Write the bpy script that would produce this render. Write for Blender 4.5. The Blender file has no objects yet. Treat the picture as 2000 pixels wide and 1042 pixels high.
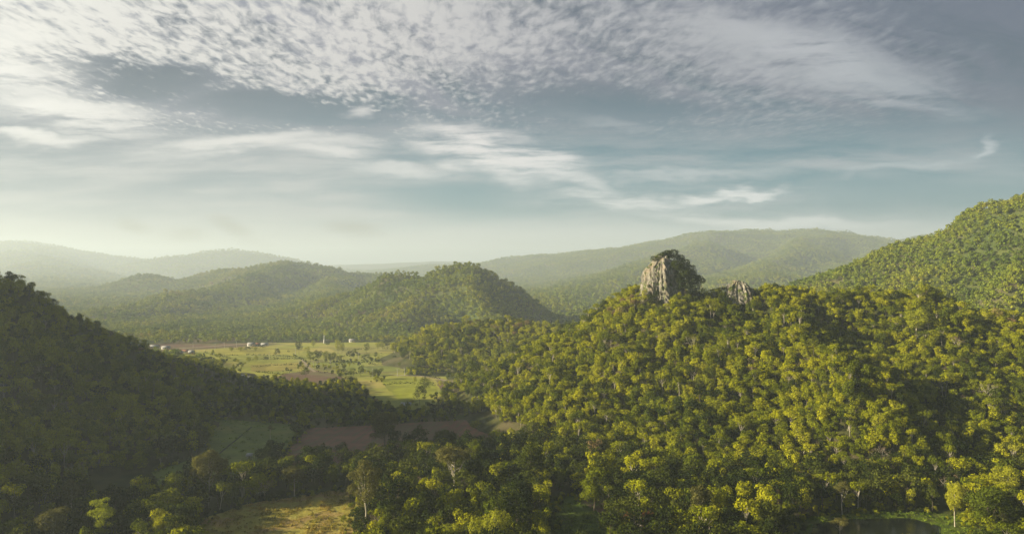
import bpy, math, random
import numpy as np

# ------------------------------------------------------------------ camera, world, sun
SC = bpy.context.scene
COL = SC.collection
F = 1428.0                      # focal length in pixels of a 2000 px wide frame
CAMZ = 110.0                    # metres above the valley floor
cam_data = bpy.data.cameras.new("camera")
cam = bpy.data.objects.new("camera", cam_data)
COL.objects.link(cam)
cam.location = (0, 0, CAMZ)
cam.rotation_euler = (math.radians(90), 0, 0)
cam_data.sensor_width = 36.0
cam_data.lens = 36.0 * F / 2000.0
cam_data.clip_start = 1.0
cam_data.clip_end = 40000.0
SC.camera = cam

SUN_AZ, SUN_EL = math.radians(-99), math.radians(19)   # azimuth from +Y (the view), minus is left
SUN_DIR = (math.sin(SUN_AZ) * math.cos(SUN_EL), math.cos(SUN_AZ) * math.cos(SUN_EL), math.sin(SUN_EL))
sd = bpy.data.lights.new("sun", 'SUN')
sd.energy = 5.0
sd.angle = math.radians(0.6)
sd.color = (1.0, 0.87, 0.61)
sun = bpy.data.objects.new("sun", sd)
COL.objects.link(sun)
sun.rotation_euler = (math.pi / 2 - SUN_EL, 0, math.atan2(SUN_DIR[1], SUN_DIR[0]) + math.pi / 2)

SC.view_settings.view_transform = 'Standard'
SC.view_settings.look = 'None'
SC.view_settings.gamma = 1.0
SC.view_settings.exposure = 1.25
SC.view_settings.use_curve_mapping = False
SC.cycles.use_denoising = True
SC.cycles.max_bounces = 6
SC.cycles.diffuse_bounces = 2
SC.cycles.transmission_bounces = 3
SC.cycles.transparent_max_bounces = 4
SC.cycles.volume_bounces = 1


class NT:
    """tiny helper for writing node maths"""
    def __init__(self, tree):
        self.t = tree

    def n(self, typ, **kw):
        x = self.t.nodes.new(typ)
        for k, v in kw.items():
            setattr(x, k, v)
        return x

    def put(self, sock, v):
        if isinstance(v, bpy.types.NodeSocket):
            self.t.links.new(v, sock)
        else:
            if isinstance(v, (tuple, list)) and len(v) == 3 and sock.type == 'RGBA':
                v = (*v, 1.0)
            sock.default_value = v

    def m(self, op, a, b=0.0, c=0.0, clamp=False):
        x = self.n('ShaderNodeMath', operation=op, use_clamp=clamp)
        for i, v in enumerate((a, b, c)):
            self.put(x.inputs[i], v)
        return x.outputs[0]

    def add(self, a, b): return self.m('ADD', a, b)
    def sub(self, a, b): return self.m('SUBTRACT', a, b)
    def mul(self, a, b): return self.m('MULTIPLY', a, b)
    def div(self, a, b): return self.m('DIVIDE', a, b)

    def ramp01(self, v, lo, hi, smooth=True, o0=0.0, o1=1.0):
        x = self.n('ShaderNodeMapRange', interpolation_type='SMOOTHSTEP' if smooth else 'LINEAR')
        x.clamp = True if hasattr(x, 'clamp') else None
        self.put(x.inputs[0], v)
        self.put(x.inputs[1], lo); self.put(x.inputs[2], hi)
        self.put(x.inputs[3], o0); self.put(x.inputs[4], o1)
        return x.outputs[0]

    def xyz(self, x, y, z=0.0):
        c = self.n('ShaderNodeCombineXYZ')
        self.put(c.inputs[0], x); self.put(c.inputs[1], y); self.put(c.inputs[2], z)
        return c.outputs[0]

    def noise(self, vec, scale=1.0, detail=4.0, rough=0.55, dist=0.0, color=False):
        x = self.n('ShaderNodeTexNoise')
        self.put(x.inputs['Vector'], vec)
        x.inputs['Scale'].default_value = scale
        x.inputs['Detail'].default_value = detail
        x.inputs['Roughness'].default_value = rough
        x.inputs['Distortion'].default_value = dist
        return x.outputs['Color' if color else 0]

    def mix(self, f, a, b, mode='MIX'):
        x = self.n('ShaderNodeMix', data_type='RGBA', blend_type=mode)
        self.put(x.inputs[0], f); self.put(x.inputs[6], a); self.put(x.inputs[7], b)
        return x.outputs[2]

    def blob(self, A, B, cx, cy, rx, ry, rot=0.0, soft=1.0):
        """soft ellipse, 1 in its middle and 0 at its rim"""
        dx, dy = self.sub(A, cx), self.sub(B, cy)
        c, s = math.cos(math.radians(rot)), math.sin(math.radians(rot))
        ex = self.div(self.add(self.mul(dx, c), self.mul(dy, s)), rx)
        ey = self.div(self.sub(self.mul(dy, c), self.mul(dx, s)), ry)
        r = self.m('SQRT', self.add(self.mul(ex, ex), self.mul(ey, ey)))
        return self.ramp01(r, 1.0, 1.0 - soft, True)


def build_sky():
    w = bpy.data.worlds.new("World")
    SC.world = w
    w.use_nodes = True
    t = w.node_tree
    t.nodes.clear()
    N = NT(t)
    out = N.n('ShaderNodeOutputWorld')
    bg = N.n('ShaderNodeBackground')
    bg.inputs['Strength'].default_value = 0.053
    t.links.new(bg.outputs[0], out.inputs[0])
    sky = N.n('ShaderNodeTexSky', sky_type='NISHITA')
    sky.sun_disc = False
    sky.sun_elevation = SUN_EL
    sky.sun_rotation = SUN_AZ
    sky.altitude = 300
    sky.air_density = 1.0
    sky.dust_density = 1.5
    sky.ozone_density = 1.5
    tc = N.n('ShaderNodeTexCoord')
    sep = N.n('ShaderNodeSeparateXYZ')
    t.links.new(tc.outputs['Generated'], sep.inputs[0])
    dx, dy, dz = sep.outputs
    # cloud-sheet coordinates (a flat layer one unit above the head)
    zz = N.m('MAXIMUM', dz, 0.012)
    u, v = N.div(dx, zz), N.div(dy, zz)
    # bearing and height of the direction, in the units of F
    ay = N.m('MAXIMUM', N.m('ABSOLUTE', dy), 0.15)
    A = N.add(N.mul(N.div(dx, ay), F), 1000.0)
    B = N.sub(521.0, N.mul(N.div(dz, ay), F))
    # wobble so that nothing has a clean outline
    wob = N.noise(N.xyz(N.div(A, 260.0), N.div(B, 90.0), 3.3), 1.0, 4.0, 0.6, color=True)
    ws = N.n('ShaderNodeSeparateColor'); t.links.new(wob, ws.inputs[0])
    A2 = N.add(A, N.mul(N.sub(ws.outputs[0], 0.5), 260.0))
    B2 = N.add(B, N.mul(N.sub(ws.outputs[1], 0.5), 110.0))

    # clear sky: Nishita graded towards teal slate
    base = N.mix(1.0, sky.outputs[0], (0.52, 0.64, 0.60), 'MULTIPLY')
    slate = N.mix(N.ramp01(B, 100, 400), (0.40, 0.60, 1.05), N.mix(N.ramp01(A, 200, 1000), (2.0, 2.35, 3.0), (0.35, 1.7, 2.5)))
    base = N.mix(0.8, base, slate)

    # streaked veil
    A4 = N.add(N.mul(A, 0.8), N.mul(A2, 0.2)); B4 = N.add(N.mul(B, 0.72), N.mul(B2, 0.28))
    st = N.noise(N.xyz(N.div(A4, 430.0), N.add(N.div(B4, 40.0), N.div(A, 1100.0)), 0.7), 1.0, 7.0, 0.6, 0.15)
    st2 = N.noise(N.xyz(N.div(A4, 160.0), N.div(B4, 20.0), 5.7), 1.0, 6.0, 0.62, 0.1)
    veil = N.ramp01(N.add(N.mul(st, 0.65), N.mul(st2, 0.35)), 0.34, 0.66)
    # upper veil: broad soft folds running down to the right
    fold = N.noise(N.xyz(N.div(N.sub(A2, N.mul(B2, 1.2)), 300.0), N.div(N.sub(B2, N.mul(A2, 0.28)), 80.0), 1.7), 1.0, 6.0, 0.6, 0.5)
    upper = N.ramp01(B, 300, 190)
    upv = N.mul(N.ramp01(fold, 0.30, 0.60), upper)
    # mackerel cells, laid out on the cloud sheet so they shrink towards the horizon
    cu = N.add(N.mul(u, 25.0), N.mul(v, 2.6))
    cv = N.sub(N.mul(v, 10.0), N.mul(u, 1.5))
    wobc = N.noise(N.xyz(N.mul(cu, 0.35), N.mul(cv, 0.35), 2.0), 1.0, 3.0, 0.55, color=True)
    wc = N.n('ShaderNodeSeparateColor'); t.links.new(wobc, wc.inputs[0])
    cu2 = N.add(cu, N.mul(wc.outputs[0], 2.0)); cv2 = N.add(cv, N.mul(wc.outputs[1], 2.0))
    cn = N.noise(N.xyz(cu2, cv2, 0.0), 1.05, 5.0, 0.6, 0.1)
    cn2 = N.noise(N.xyz(N.mul(cu2, 0.42), N.mul(cv2, 0.42), 4.0), 1.0, 3.0, 0.5, 0.5)
    vor = N.n('ShaderNodeTexVoronoi', feature='SMOOTH_F1')
    vor.inputs['Scale'].default_value = 0.8
    vor.inputs['Smoothness'].default_value = 0.9
    t.links.new(N.xyz(cu2, cv2, 0.0), vor.inputs['Vector'])
    cells = N.add(N.mul(N.sub(0.85, vor.outputs['Distance']), 0.30), N.add(N.mul(cn, 0.62), N.mul(cn2, 0.30)))
    big = N.noise(N.xyz(N.div(A, 330.0), N.div(B, 120.0), 9.0), 1.0, 3.0, 0.5)

    # where the mackerel layer lies: upper left and centre, dying out at lower right
    lay = N.m('MAXIMUM', N.blob(A2, B2, 330, -40, 1350, 360, 6, 0.6), N.mul(N.blob(A2, B2, 1250, 40, 950, 300, 10, 0.9), 0.8))
    gap = N.m('MAXIMUM', N.blob(A2, B2, 270, 150, 250, 52, 8, 0.8), N.blob(A2, B2, 540, 205, 280, 46, 8, 0.8))
    gap = N.m('MAXIMUM', gap, N.mul(N.blob(A2, B2, 1230, 205, 330, 44, 2, 0.9), 0.7))
    thr = N.add(0.445, N.mul(N.sub(1.0, lay), 0.30))
    thr = N.add(thr, N.mul(gap, 0.24))
    thr = N.add(thr, N.mul(N.sub(0.5, big), 0.30))
    wid = N.ramp01(A, 600, 1800, True, 0.11, 0.30)
    mack = N.ramp01(N.sub(cells, thr), N.mul(wid, -0.7), N.add(wid, 0.12))
    mack = N.mul(mack, N.ramp01(lay, 0.02, 0.4))

    # lower wisps placed by bearing
    def wisp(cx, cy, rx, ry, rot, k):
        return N.mul(N.blob(A2, B2, cx, cy, rx, ry, rot, 0.95), k)
    wl = [wisp(150, 215, 430, 80, 6, 1.0), wisp(480, 288, 480, 40, -4, 0.9), wisp(60, 265, 330, 30, 4, 0.9), wisp(30, 120, 260, 170, 0, 0.9),
          wisp(960, 305, 330, 80, 12, 1.15), wisp(760, 330, 300, 30, 4, .7), wisp(1120, 360, 260, 30, 12, .7), wisp(620, 300, 160, 34, 0, 0.8), wisp(1420, 378, 180, 24, -5, 1.2), wisp(700, 215, 60, 26, 0, 0.8),
          wisp(1935, 297, 62, 26, -28, .7), wisp(1780, 330, 320, 20, -8, 0.5), wisp(1210, 395, 300, 40, 2, 0.9),
          wisp(1560, 110, 700, 110, 16, 0.75), wisp(1750, 210, 400, 40, 8, 0.6), wisp(1200, 235, 300, 30, 10, 0.5), wisp(1500, 425, 520, 30, 1, 0.9), wisp(1330, 345, 420, 24, -3, 0.55), wisp(1700, 430, 300, 30, 0, 0.6)]
    wis = wl[0]
    for x in wl[1:]:
        wis = N.m('MAXIMUM', wis, x)
    wis = N.mul(wis, N.ramp01(N.add(N.mul(st2, 0.5), N.mul(st, 0.5)), 0.28, 0.54, True, 0.2, 1.2))
    veil_k = N.ramp01(A, 100, 1900, True, 0.95, 0.85)
    teal = N.m('MAXIMUM', N.blob(A4, B4, 960, 385, 330, 42, 0, 0.7), N.blob(A4, B4, 1480, 345, 380, 26, 2, 0.7))
    teal = N.m('MAXIMUM', teal, N.mul(N.blob(A4, B4, 1800, 375, 420, 60, 0, 0.9), 0.85))
    low = N.mul(N.m('MAXIMUM', N.mul(veil, N.ramp01(B, 120, 300)), N.mul(upv, N.sub(1.0, N.mul(gap, 0.85)))), N.mul(veil_k, N.sub(1.0, N.mul(teal, 0.95))))
    low = N.m('MAXIMUM', low, wis)
    low = N.mul(low, N.sub(1.0, N.mul(gap, 0.6)))

    # cloud light: bright and creamy towards the sun, lavender grey away from it
    side = N.ramp01(N.add(A, N.mul(B, 0.35)), -350, 1150, False)
    c_sun = (8.2, 8.0, 7.3)
    c_mid = (4.3, 4.2, 4.3)
    c_far = (2.5, 2.85, 3.3)
    cc = N.mix(side, c_sun, c_mid)
    cc = N.mix(N.ramp01(A, 800, 2000, False), cc, c_far)
    lowc = N.mix(N.ramp01(A, 0, 2000), (4.3, 4.25, 4.2), (5.0, 5.4, 5.5))
    cc = N.mix(N.mul(N.ramp01(B, 180, 420), 0.75), cc, lowc)
    # the veil is greyer than the cells in front of it
    vc = N.mix(1.0, cc, (0.41, 0.44, 0.56), 'MULTIPLY')
    vc = N.mix(N.ramp01(B, 200, 330), vc, N.mix(1.0, cc, (0.86, 0.87, 0.90), 'MULTIPLY'))
    body = N.ramp01(wis, 0.2, 1.0, True, 0.0, 0.9)
    vc = N.mix(body, vc, N.mix(1.0, cc, N.mix(N.ramp01(A, 300, 1000), (1.1, 1.1, 1.1), (1.5, 1.45, 1.4)), 'MULTIPLY'))
    col = N.mix(N.mul(low, 0.9), base, vc)
    col = N.mix(N.mul(mack, 0.92), col, cc)
    # pale band above the hills
    band = N.ramp01(B, 400, 475)
    band = N.mul(band, 0.85)
    bc = N.mix(N.ramp01(A, 0, 1900), (4.0, 3.95, 3.7), (6.6, 7.0, 6.9))
    col = N.mix(band, col, bc)
    # a few low grey cloudlets
    cl = None
    for (cx, cy, rx, ry, rot, k) in ((268, 441, 50, 20, 12, .9), (360, 461, 66, 22, 0, .75), (455, 445, 66, 22, 22, .8),
                                     (505, 476, 80, 22, 10, .5), (690, 446, 80, 24, 6, .7)):
        A3 = N.add(A, N.mul(N.sub(ws.outputs[2], 0.5), 60.0))
        B3 = N.add(B, N.mul(N.sub(st2, 0.5), 46.0))
        x = N.mul(N.blob(A3, B3, cx, cy, rx, ry, rot, 0.9), k)
        cl = x if cl is None else N.m('MAXIMUM', cl, x)
    col = N.mix(cl, col, (1.7, 1.6, 1.45))
    # unseen sky overhead and behind, darkened to cut the fill light
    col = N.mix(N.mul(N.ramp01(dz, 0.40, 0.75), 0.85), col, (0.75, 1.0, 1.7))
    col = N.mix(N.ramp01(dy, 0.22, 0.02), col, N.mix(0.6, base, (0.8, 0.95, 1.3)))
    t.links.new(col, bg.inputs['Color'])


build_sky()

# ------------------------------------------------------------------ tagging helpers
def tag(o, label=None, cat=None, group=None, kind=None):
    if label: o["label"] = label
    if cat: o["category"] = cat
    if group: o["group"] = group
    if kind: o["kind"] = kind
    return o


def link(name, me, parent=None, loc=None):
    o = bpy.data.objects.new(name, me)
    COL.objects.link(o)
    if parent is not None: o.parent = parent
    if loc is not None: o.location = loc
    return o


def empty(name, loc, rz=0.0, label=None, cat=None, group=None):
    o = bpy.data.objects.new(name, None)
    COL.objects.link(o)
    o.location = loc
    o.rotation_euler = (0, 0, rz)
    o.empty_display_size = 1.0
    return tag(o, label, cat, group)


def mesh_np(name, V, faces, mats=(), midx=None, smooth=False):
    """faces: list of (n,k) integer arrays"""
    me = bpy.data.meshes.new(name)
    V = np.asarray(V, dtype=np.float32)
    me.vertices.add(len(V))
    me.vertices.foreach_set("co", V.ravel())
    faces = [np.asarray(f, dtype=np.int32) for f in faces if len(f)]
    loops = np.concatenate([f.ravel() for f in faces])
    tot = np.concatenate([np.full(len(f), f.shape[1], dtype=np.int32) for f in faces])
    start = np.concatenate([[0], np.cumsum(tot)[:-1]]).astype(np.int32)
    me.loops.add(len(loops))
    me.loops.foreach_set("vertex_index", loops)
    me.polygons.add(len(tot))
    me.polygons.foreach_set("loop_start", start)
    me.polygons.foreach_set("loop_total", tot)
    for m in mats: me.materials.append(m)
    if midx is not None:
        me.polygons.foreach_set("material_index", np.asarray(midx, dtype=np.int32))
    me.update(calc_edges=True)
    if smooth:
        me.polygons.foreach_set("use_smooth", np.ones(len(tot), dtype=bool))
    return me


# ------------------------------------------------------------------ noise on arrays
def _h(ix, iy, seed):
    n = (ix.astype(np.int64) * 374761393 + iy.astype(np.int64) * 668265263 + seed * 974634777) & 0xFFFFFFFF
    n = ((n ^ (n >> 13)) * 1274126177) & 0xFFFFFFFF
    n = n ^ (n >> 16)
    return (n & 0xFFFF) / 65535.0


def vnoise(x, y, seed=0):
    x = np.asarray(x, dtype=float); y = np.asarray(y, dtype=float)
    ix, iy = np.floor(x), np.floor(y)
    fx, fy = x - ix, y - iy
    fx = fx * fx * (3 - 2 * fx); fy = fy * fy * (3 - 2 * fy)
    a = _h(ix, iy, seed); b = _h(ix + 1, iy, seed); c = _h(ix, iy + 1, seed); d = _h(ix + 1, iy + 1, seed)
    return (a * (1 - fx) + b * fx) * (1 - fy) + (c * (1 - fx) + d * fx) * fy


def fbm(x, y, seed=0, o=4):
    s, a, t = 0.0, 0.5, 0.0
    for i in range(o):
        s = s + a * vnoise(x * 2 ** i, y * 2 ** i, seed + i * 17); t += a; a *= 0.5
    return s / t - 0.5


# ------------------------------------------------------------------ materials
def new_mat(name):
    m = bpy.data.materials.new(name)
    m.use_nodes = True
    m.node_tree.nodes.clear()
    N = NT(m.node_tree)
    out = N.n('ShaderNodeOutputMaterial')
    return m, N, out


def mat_foliage(name, cols, trans=0.3, big=70.0, rnd=0.6):
    """cols: list of (position, rgb) along the per-tree random number"""
    m, N, out = new_mat(name)
    oi = N.n('ShaderNodeObjectInfo')
    nz = N.noise(oi.outputs['Location'], 1.0 / big, 2.0, 0.5)
    r = N.add(N.mul(N.sub(oi.outputs['Random'], 0.5), rnd), N.mul(N.sub(nz, 0.5), 1.3))
    r = N.add(r, 0.5)
    cr = N.n('ShaderNodeValToRGB')
    el = cr.color_ramp.elements
    while len(el) > 1: el.remove(el[-1])
    for i, (p, c) in enumerate(cols):
        e = el[0] if i == 0 else el.new(p)
        e.position = p
        e.color = (*c, 1)
    N.put(cr.inputs[0], r)
    tc = N.n('ShaderNodeTexCoord')
    ln = N.noise(tc.outputs['Object'], 0.35, 3.0, 0.6)
    ge = N.n('ShaderNodeNewGeometry')
    k = N.add(N.mul(ln, 0.9), N.mul(ge.outputs['Random Per Island'], 0.7))
    k = N.add(k, 0.2)
    col = N.mix(1.0, cr.outputs[0], N.xyz(k, k, k), 'MULTIPLY')
    d = N.n('ShaderNodeBsdfDiffuse'); N.put(d.inputs['Color'], col)
    tr = N.n('ShaderNodeBsdfTranslucent')
    tcx = N.mix(1.0, col, (1.15, 1.2, 0.5), 'MULTIPLY')
    N.put(tr.inputs['Color'], tcx)
    mx = N.n('ShaderNodeMixShader'); mx.inputs[0].default_value = trans
    m.node_tree.links.new(d.outputs[0], mx.inputs[1]); m.node_tree.links.new(tr.outputs[0], mx.inputs[2])
    m.node_tree.links.new(mx.outputs[0], out.inputs[0])
    return m


def mat_noise(name, c1, c2, scale=0.05, detail=5.0, rough=0.9, c3=None, s3=0.01, wave=None, bump=0.0, spec=0.1):
    m, N, out = new_mat(name)
    tc = N.n('ShaderNodeTexCoord')
    co = tc.outputs['Object']
    f = N.ramp01(N.noise(co, scale, detail, 0.6), 0.35, 0.65)
    col = N.mix(f, c1, c2)
    if c3 is not None:
        g = N.ramp01(N.noise(co, s3, 4.0, 0.6, 0.5), 0.45, 0.62)
        col = N.mix(g, col, c3)
    if wave:
        ang, freq, cw, k = wave
        sp = N.n('ShaderNodeSeparateXYZ'); m.node_tree.links.new(co, sp.inputs[0])
        nn = N.noise(co, 0.05, 3.0, 0.5)
        ph = N.add(N.mul(sp.outputs[0], math.cos(ang) * freq), N.mul(sp.outputs[1], math.sin(ang) * freq))
        ph = N.add(ph, N.mul(nn, 3.0))
        wv = N.ramp01(N.m('SINE', ph), -0.2, 0.9)
        br = N.ramp01(N.noise(co, 0.12, 3.0, 0.6), 0.35, 0.6)
        col = N.mix(N.mul(N.mul(wv, br), k), col, cw)
    p = N.n('ShaderNodeBsdfPrincipled')
    N.put(p.inputs['Base Color'], col)
    p.inputs['Roughness'].default_value = rough
    p.inputs['Specular IOR Level'].default_value = spec
    if bump:
        b = N.n('ShaderNodeBump'); b.inputs['Strength'].default_value = 1.0; b.inputs['Distance'].default_value = bump
        N.put(b.inputs['Height'], N.noise(co, scale * 6, 5.0, 0.6))
        m.node_tree.links.new(b.outputs[0], p.inputs['Normal'])
    m.node_tree.links.new(p.outputs[0], out.inputs[0])
    return m


# a shared family of greens: deep, olive, yellow green and a few dry browns
LEAF = mat_foliage("leaves", [(0.0, (0.040, 0.062, 0.010)), (0.30, (0.125, 0.150, 0.006)), (0.55, (0.245, 0.260, 0.007)),
                              (0.80, (0.36, 0.350, 0.009)), (0.93, (0.34, 0.34, 0.03)), (1.0, (0.24, 0.17, 0.08))], 0.16)
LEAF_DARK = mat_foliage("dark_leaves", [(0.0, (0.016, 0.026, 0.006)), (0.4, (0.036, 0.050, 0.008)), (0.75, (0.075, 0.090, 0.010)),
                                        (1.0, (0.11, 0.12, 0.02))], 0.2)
LEAF_BRIGHT = mat_foliage("bright_leaves", [(0.0, (0.22, 0.25, 0.02)), (0.5, (0.32, 0.34, 0.025)), (1.0, (0.40, 0.38, 0.03))], 0.4)
LEAF_OLIVE = mat_foliage("olive_leaves", [(0.0, (0.075, 0.075, 0.022)), (0.5, (0.12, 0.115, 0.03)), (1.0, (0.17, 0.155, 0.04))], 0.2)
LEAF_RED = mat_foliage("red_twigs", [(0.0, (0.20, 0.075, 0.04)), (1.0, (0.26, 0.10, 0.05))], 0.2)
LEAF_DRY = mat_foliage("dry_twigs", [(0.0, (0.17, 0.13, 0.08)), (1.0, (0.26, 0.18, 0.11))], 0.2)
LEAF_FAR = mat_foliage("far_leaves", [(0.0, (0.060, 0.100, 0.018)), (0.35, (0.145, 0.19, 0.022)), (0.62, (0.235, 0.26, 0.025)),
                                      (0.86, (0.32, 0.30, 0.035)), (1.0, (0.30, 0.20, 0.11))], 0.16, 130.0, 0.30)
BARK = mat_noise("bark", (0.16, 0.13, 0.09), (0.09, 0.075, 0.055), 0.8)
BARK_PALE = mat_noise("pale_bark", (0.50, 0.45, 0.36), (0.34, 0.30, 0.23), 0.8)

# ------------------------------------------------------------------ terrain
def gpt(px, py):
    """valley-floor point under a photo position"""
    D = CAMZ * F / (py - 521.0)
    return ((px - 1000.0) / F * D, D)


def at(px, py, D):
    return ((px - 1000.0) / F * D, D, CAMZ - (py - 521.0) / F * D)


class Hill:
    """ridge lines: each a list of (X, Y, Z, half width)"""
    def __init__(self, ridges, seed, rough=0.16, nscale=90.0, prof=0.5):
        self.r, self.seed, self.rough, self.ns, self.prof = ridges, seed, rough, nscale, prof
        xs = [p[0] for r in ridges for p in r]; ys = [p[1] for r in ridges for p in r]
        w = max(p[3] for r in ridges for p in r) * 1.1
        self.box = (min(xs) - w, max(xs) + w, min(ys) - w, max(ys) + w)

    def h(self, x, y):
        x = np.asarray(x, float); y = np.asarray(y, float)
        # warp the ground plan so that ridges and feet wander
        wx = x + fbm(x / self.ns, y / self.ns, self.seed + 5, 4) * self.ns * 0.9
        wy = y + fbm(x / self.ns + 31, y / self.ns + 7, self.seed + 9, 4) * self.ns * 0.9
        acc = np.zeros(np.shape(x)); k = 5.0
        for r in self.r:
            best = np.full(np.shape(x), 0.0)
            for (a, b) in zip(r[:-1], r[1:]):
                ex, ey = b[0] - a[0], b[1] - a[1]
                L2 = ex * ex + ey * ey + 1e-9
                t = np.clip(((wx - a[0]) * ex + (wy - a[1]) * ey) / L2, 0, 1)
                d = np.hypot(wx - a[0] - t * ex, wy - a[1] - t * ey)
                z = a[2] + (b[2] - a[2]) * t; w = a[3] + (b[3] - a[3]) * t
                s = np.clip(d / w, 0, 1)
                P = (1 - self.prof) * (1 - s) + self.prof * 0.5 * (1 + np.cos(np.pi * s))
                best = np.maximum(best, z * P)
            acc = acc + (np.exp(best / k) - 1)
        h = k * np.log1p(acc)
        h = np.minimum(h, 1e4)
        g = fbm(x / (self.ns * 0.8), y / (self.ns * 0.8), self.seed, 5)
        rg = 1 - np.abs(fbm(x / (self.ns * 0.9) + 3, y / (self.ns * 0.9), self.seed + 40, 3)) * 4
        h = h * (1 + self.rough * 1.4 * g + self.rough * 0.55 * (rg - 0.5))
        return h - 1.5


def R(*pts):
    """ridge from (photo x, photo y of the ground crest, distance, half width)"""
    return [(*at(px, py, D), w) for (px, py, D, w) in pts]


HILLS = {
    # name: (Hill, cell, tree spacing, label)
    'main': Hill([
        R((1140, 655, 720, 40), (1180, 630, 680, 75), (1250, 582, 622, 125), (1310, 562, 606, 190), (1440, 590, 600, 235), (1560, 578, 600, 225),
          (1700, 590, 590, 185), (1800, 585, 570, 180), (1960, 620, 545, 170), (2150, 650, 520, 170)),
        R((1535, 584, 590, 110), (1575, 648, 505, 85), (1660, 775, 420, 62)),
        R((1260, 600, 610, 90), (1200, 700, 540, 85), (1130, 790, 480, 60)),
    ], 3, 0.15, 55.0, 0.35),
    'knob': Hill([R((862, 666, 850, 60), (895, 642, 860, 105), (950, 636, 860, 120), (1020, 640, 850, 130), (1130, 648, 820, 110))], 21, 0.12, 45.0, 0.6),
    'right': Hill([
        R((1440, 590, 1400, 230), (1600, 560, 1250, 300), (1700, 512, 1160, 330), (1840, 455, 1060, 350), (2010, 388, 980, 360), (2250, 330, 900, 380), (2600, 250, 850, 380)),
        R((1860, 470, 1030, 160), (1800, 560, 880, 130)),
        R((2040, 420, 960, 160), (1960, 560, 780, 130)),
    ], 8, 0.10, 110.0, 0.3),
    'mountain': Hill([
        R((700, 534, 7672, 725), (850, 520, 7440, 906), (940, 517, 6742, 1088), (1050, 498, 6393, 1359), (1200, 485, 6160, 1632), (1310, 466, 6045, 1777), (1410, 450, 6045, 1813),
          (1570, 446, 6045, 1813), (1660, 460, 6045, 1632), (1760, 471, 6160, 1450), (1860, 452, 6277, 1450), (2100, 430, 6277, 1450)),
        R((1420, 462, 5913, 755), (1250, 520, 3588, 500), (1120, 578, 2281, 291), (1040, 615, 1642, 136)),
        R((1600, 458, 5720, 739), (1500, 520, 3588, 534), (1330, 575, 2281, 316), (1230, 610, 1719, 128)),
        R((1190, 500, 6045, 604), (1080, 545, 4558, 387), (1020, 585, 3373, 192)),
        R((1740, 480, 6045, 697), (1700, 520, 3815, 485)),
    ], 5, 0.15, 480.0, 0.15),
    'pyramid': Hill([
        R((620, 600, 1600, 170), (700, 570, 1600, 190), (760, 548, 1560, 190), (795, 535, 1530, 170), (832, 556, 1500, 150), (868, 526, 1470, 210), (905, 524, 1450, 220)),
        R((905, 520, 1450, 110), (930, 570, 1330, 110), (960, 630, 1210, 60)),
        R((850, 530, 1470, 110), (800, 590, 1320, 110), (760, 640, 1210, 60)),
        R((790, 545, 1530, 100), (720, 600, 1400, 90), (660, 640, 1270, 60)),
    ], 11, 0.12, 90.0, 0.3),
    'range': Hill([
        R((150, 600, 2859, 280), (230, 562, 2980, 384), (290, 539, 3013, 330), (355, 552, 3092, 250), (430, 530, 3092, 330), (500, 521, 3013, 400), (550, 516, 2980, 456), (610, 522, 2980, 456), (660, 532, 3013, 413), (740, 536, 3092, 428), (800, 545, 3092, 356)),
        R((545, 522, 2750, 210), (470, 550, 2350, 190), (410, 566, 2050, 170), (330, 580, 1800, 150), (240, 612, 1550, 90)),
        R((650, 534, 2800, 200), (640, 566, 2300, 170), (600, 600, 1750, 110)),
    ], 15, 0.24, 190.0, 0.2),
    'mount_left': Hill([
        R((-420, 470, 8400, 2142), (-150, 478, 8400, 2142), (0, 476, 8400, 2142), (45, 474, 8400, 2142), (150, 495, 8400, 2022), (250, 520, 8400, 1784), (310, 531, 8400, 1546), (360, 529, 8259, 1428), (405, 500, 7979, 1428), (445, 487, 7979, 1428), (520, 514, 7979, 1308), (640, 528, 8120, 1308)),
        R((60, 478, 8259, 832), (100, 540, 4790, 488), (60, 590, 2744, 169)),
    ], 19, 0.10, 620.0, 0.3),
    'remote': Hill([
        R((-300, 515, 12400, 1800), (330, 514, 12000, 1800), (500, 520, 12400, 1800), (720, 515, 10800, 1800), (850, 509, 10400, 1800), (1000, 512, 10600, 1800), (1300, 528, 11200, 1800)),
    ], 25, 0.08, 500.0, 0.3),
    'left': Hill([
        R((-1080, 200, 345, 110), (-760, 298, 405, 190), (-330, 430, 520, 230), (-100, 543, 535, 190), (30, 585, 560, 170), (140, 655, 610, 160), (250, 716, 680, 135), (340, 738, 730, 110), (430, 757, 760, 60)),  # out-of-frame end raised and kept narrow to throw shade on the foreground
        R((-60, 560, 540, 110), (50, 690, 460, 110), (160, 840, 410, 60)),
        R((-400, 480, 430, 130), (-170, 770, 350, 75), (-100, 900, 300, 40)),
    ], 29, 0.10, 60.0, 0.35),
}
ORDER = list(HILLS)


def height(x, y):
    h = np.zeros(np.shape(x))
    for k in ORDER:
        hl = HILLS[k]
        x0, x1, y0, y1 = hl.box
        m = (x > x0) & (x < x1) & (y > y0) & (y < y1)
        if m.any():
            v = np.zeros(np.shape(x)); v[m] = hl.h(x[m], y[m])
            h = np.maximum(h, v)
    return h


def ground_z(x, y):
    return float(height(np.array([x]), np.array([y]))[0])


def ray_hit(px, py, d0=200.0, d1=4000.0):
    """first terrain point under a photo position"""
    D = np.linspace(d0, d1, 4000)
    X, Y, Z = at(px, py, D)
    i = np.argmax(Z <= height(X, Y))
    return float(X[i]), float(Y[i]), float(max(Z[i], 0.0))


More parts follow.
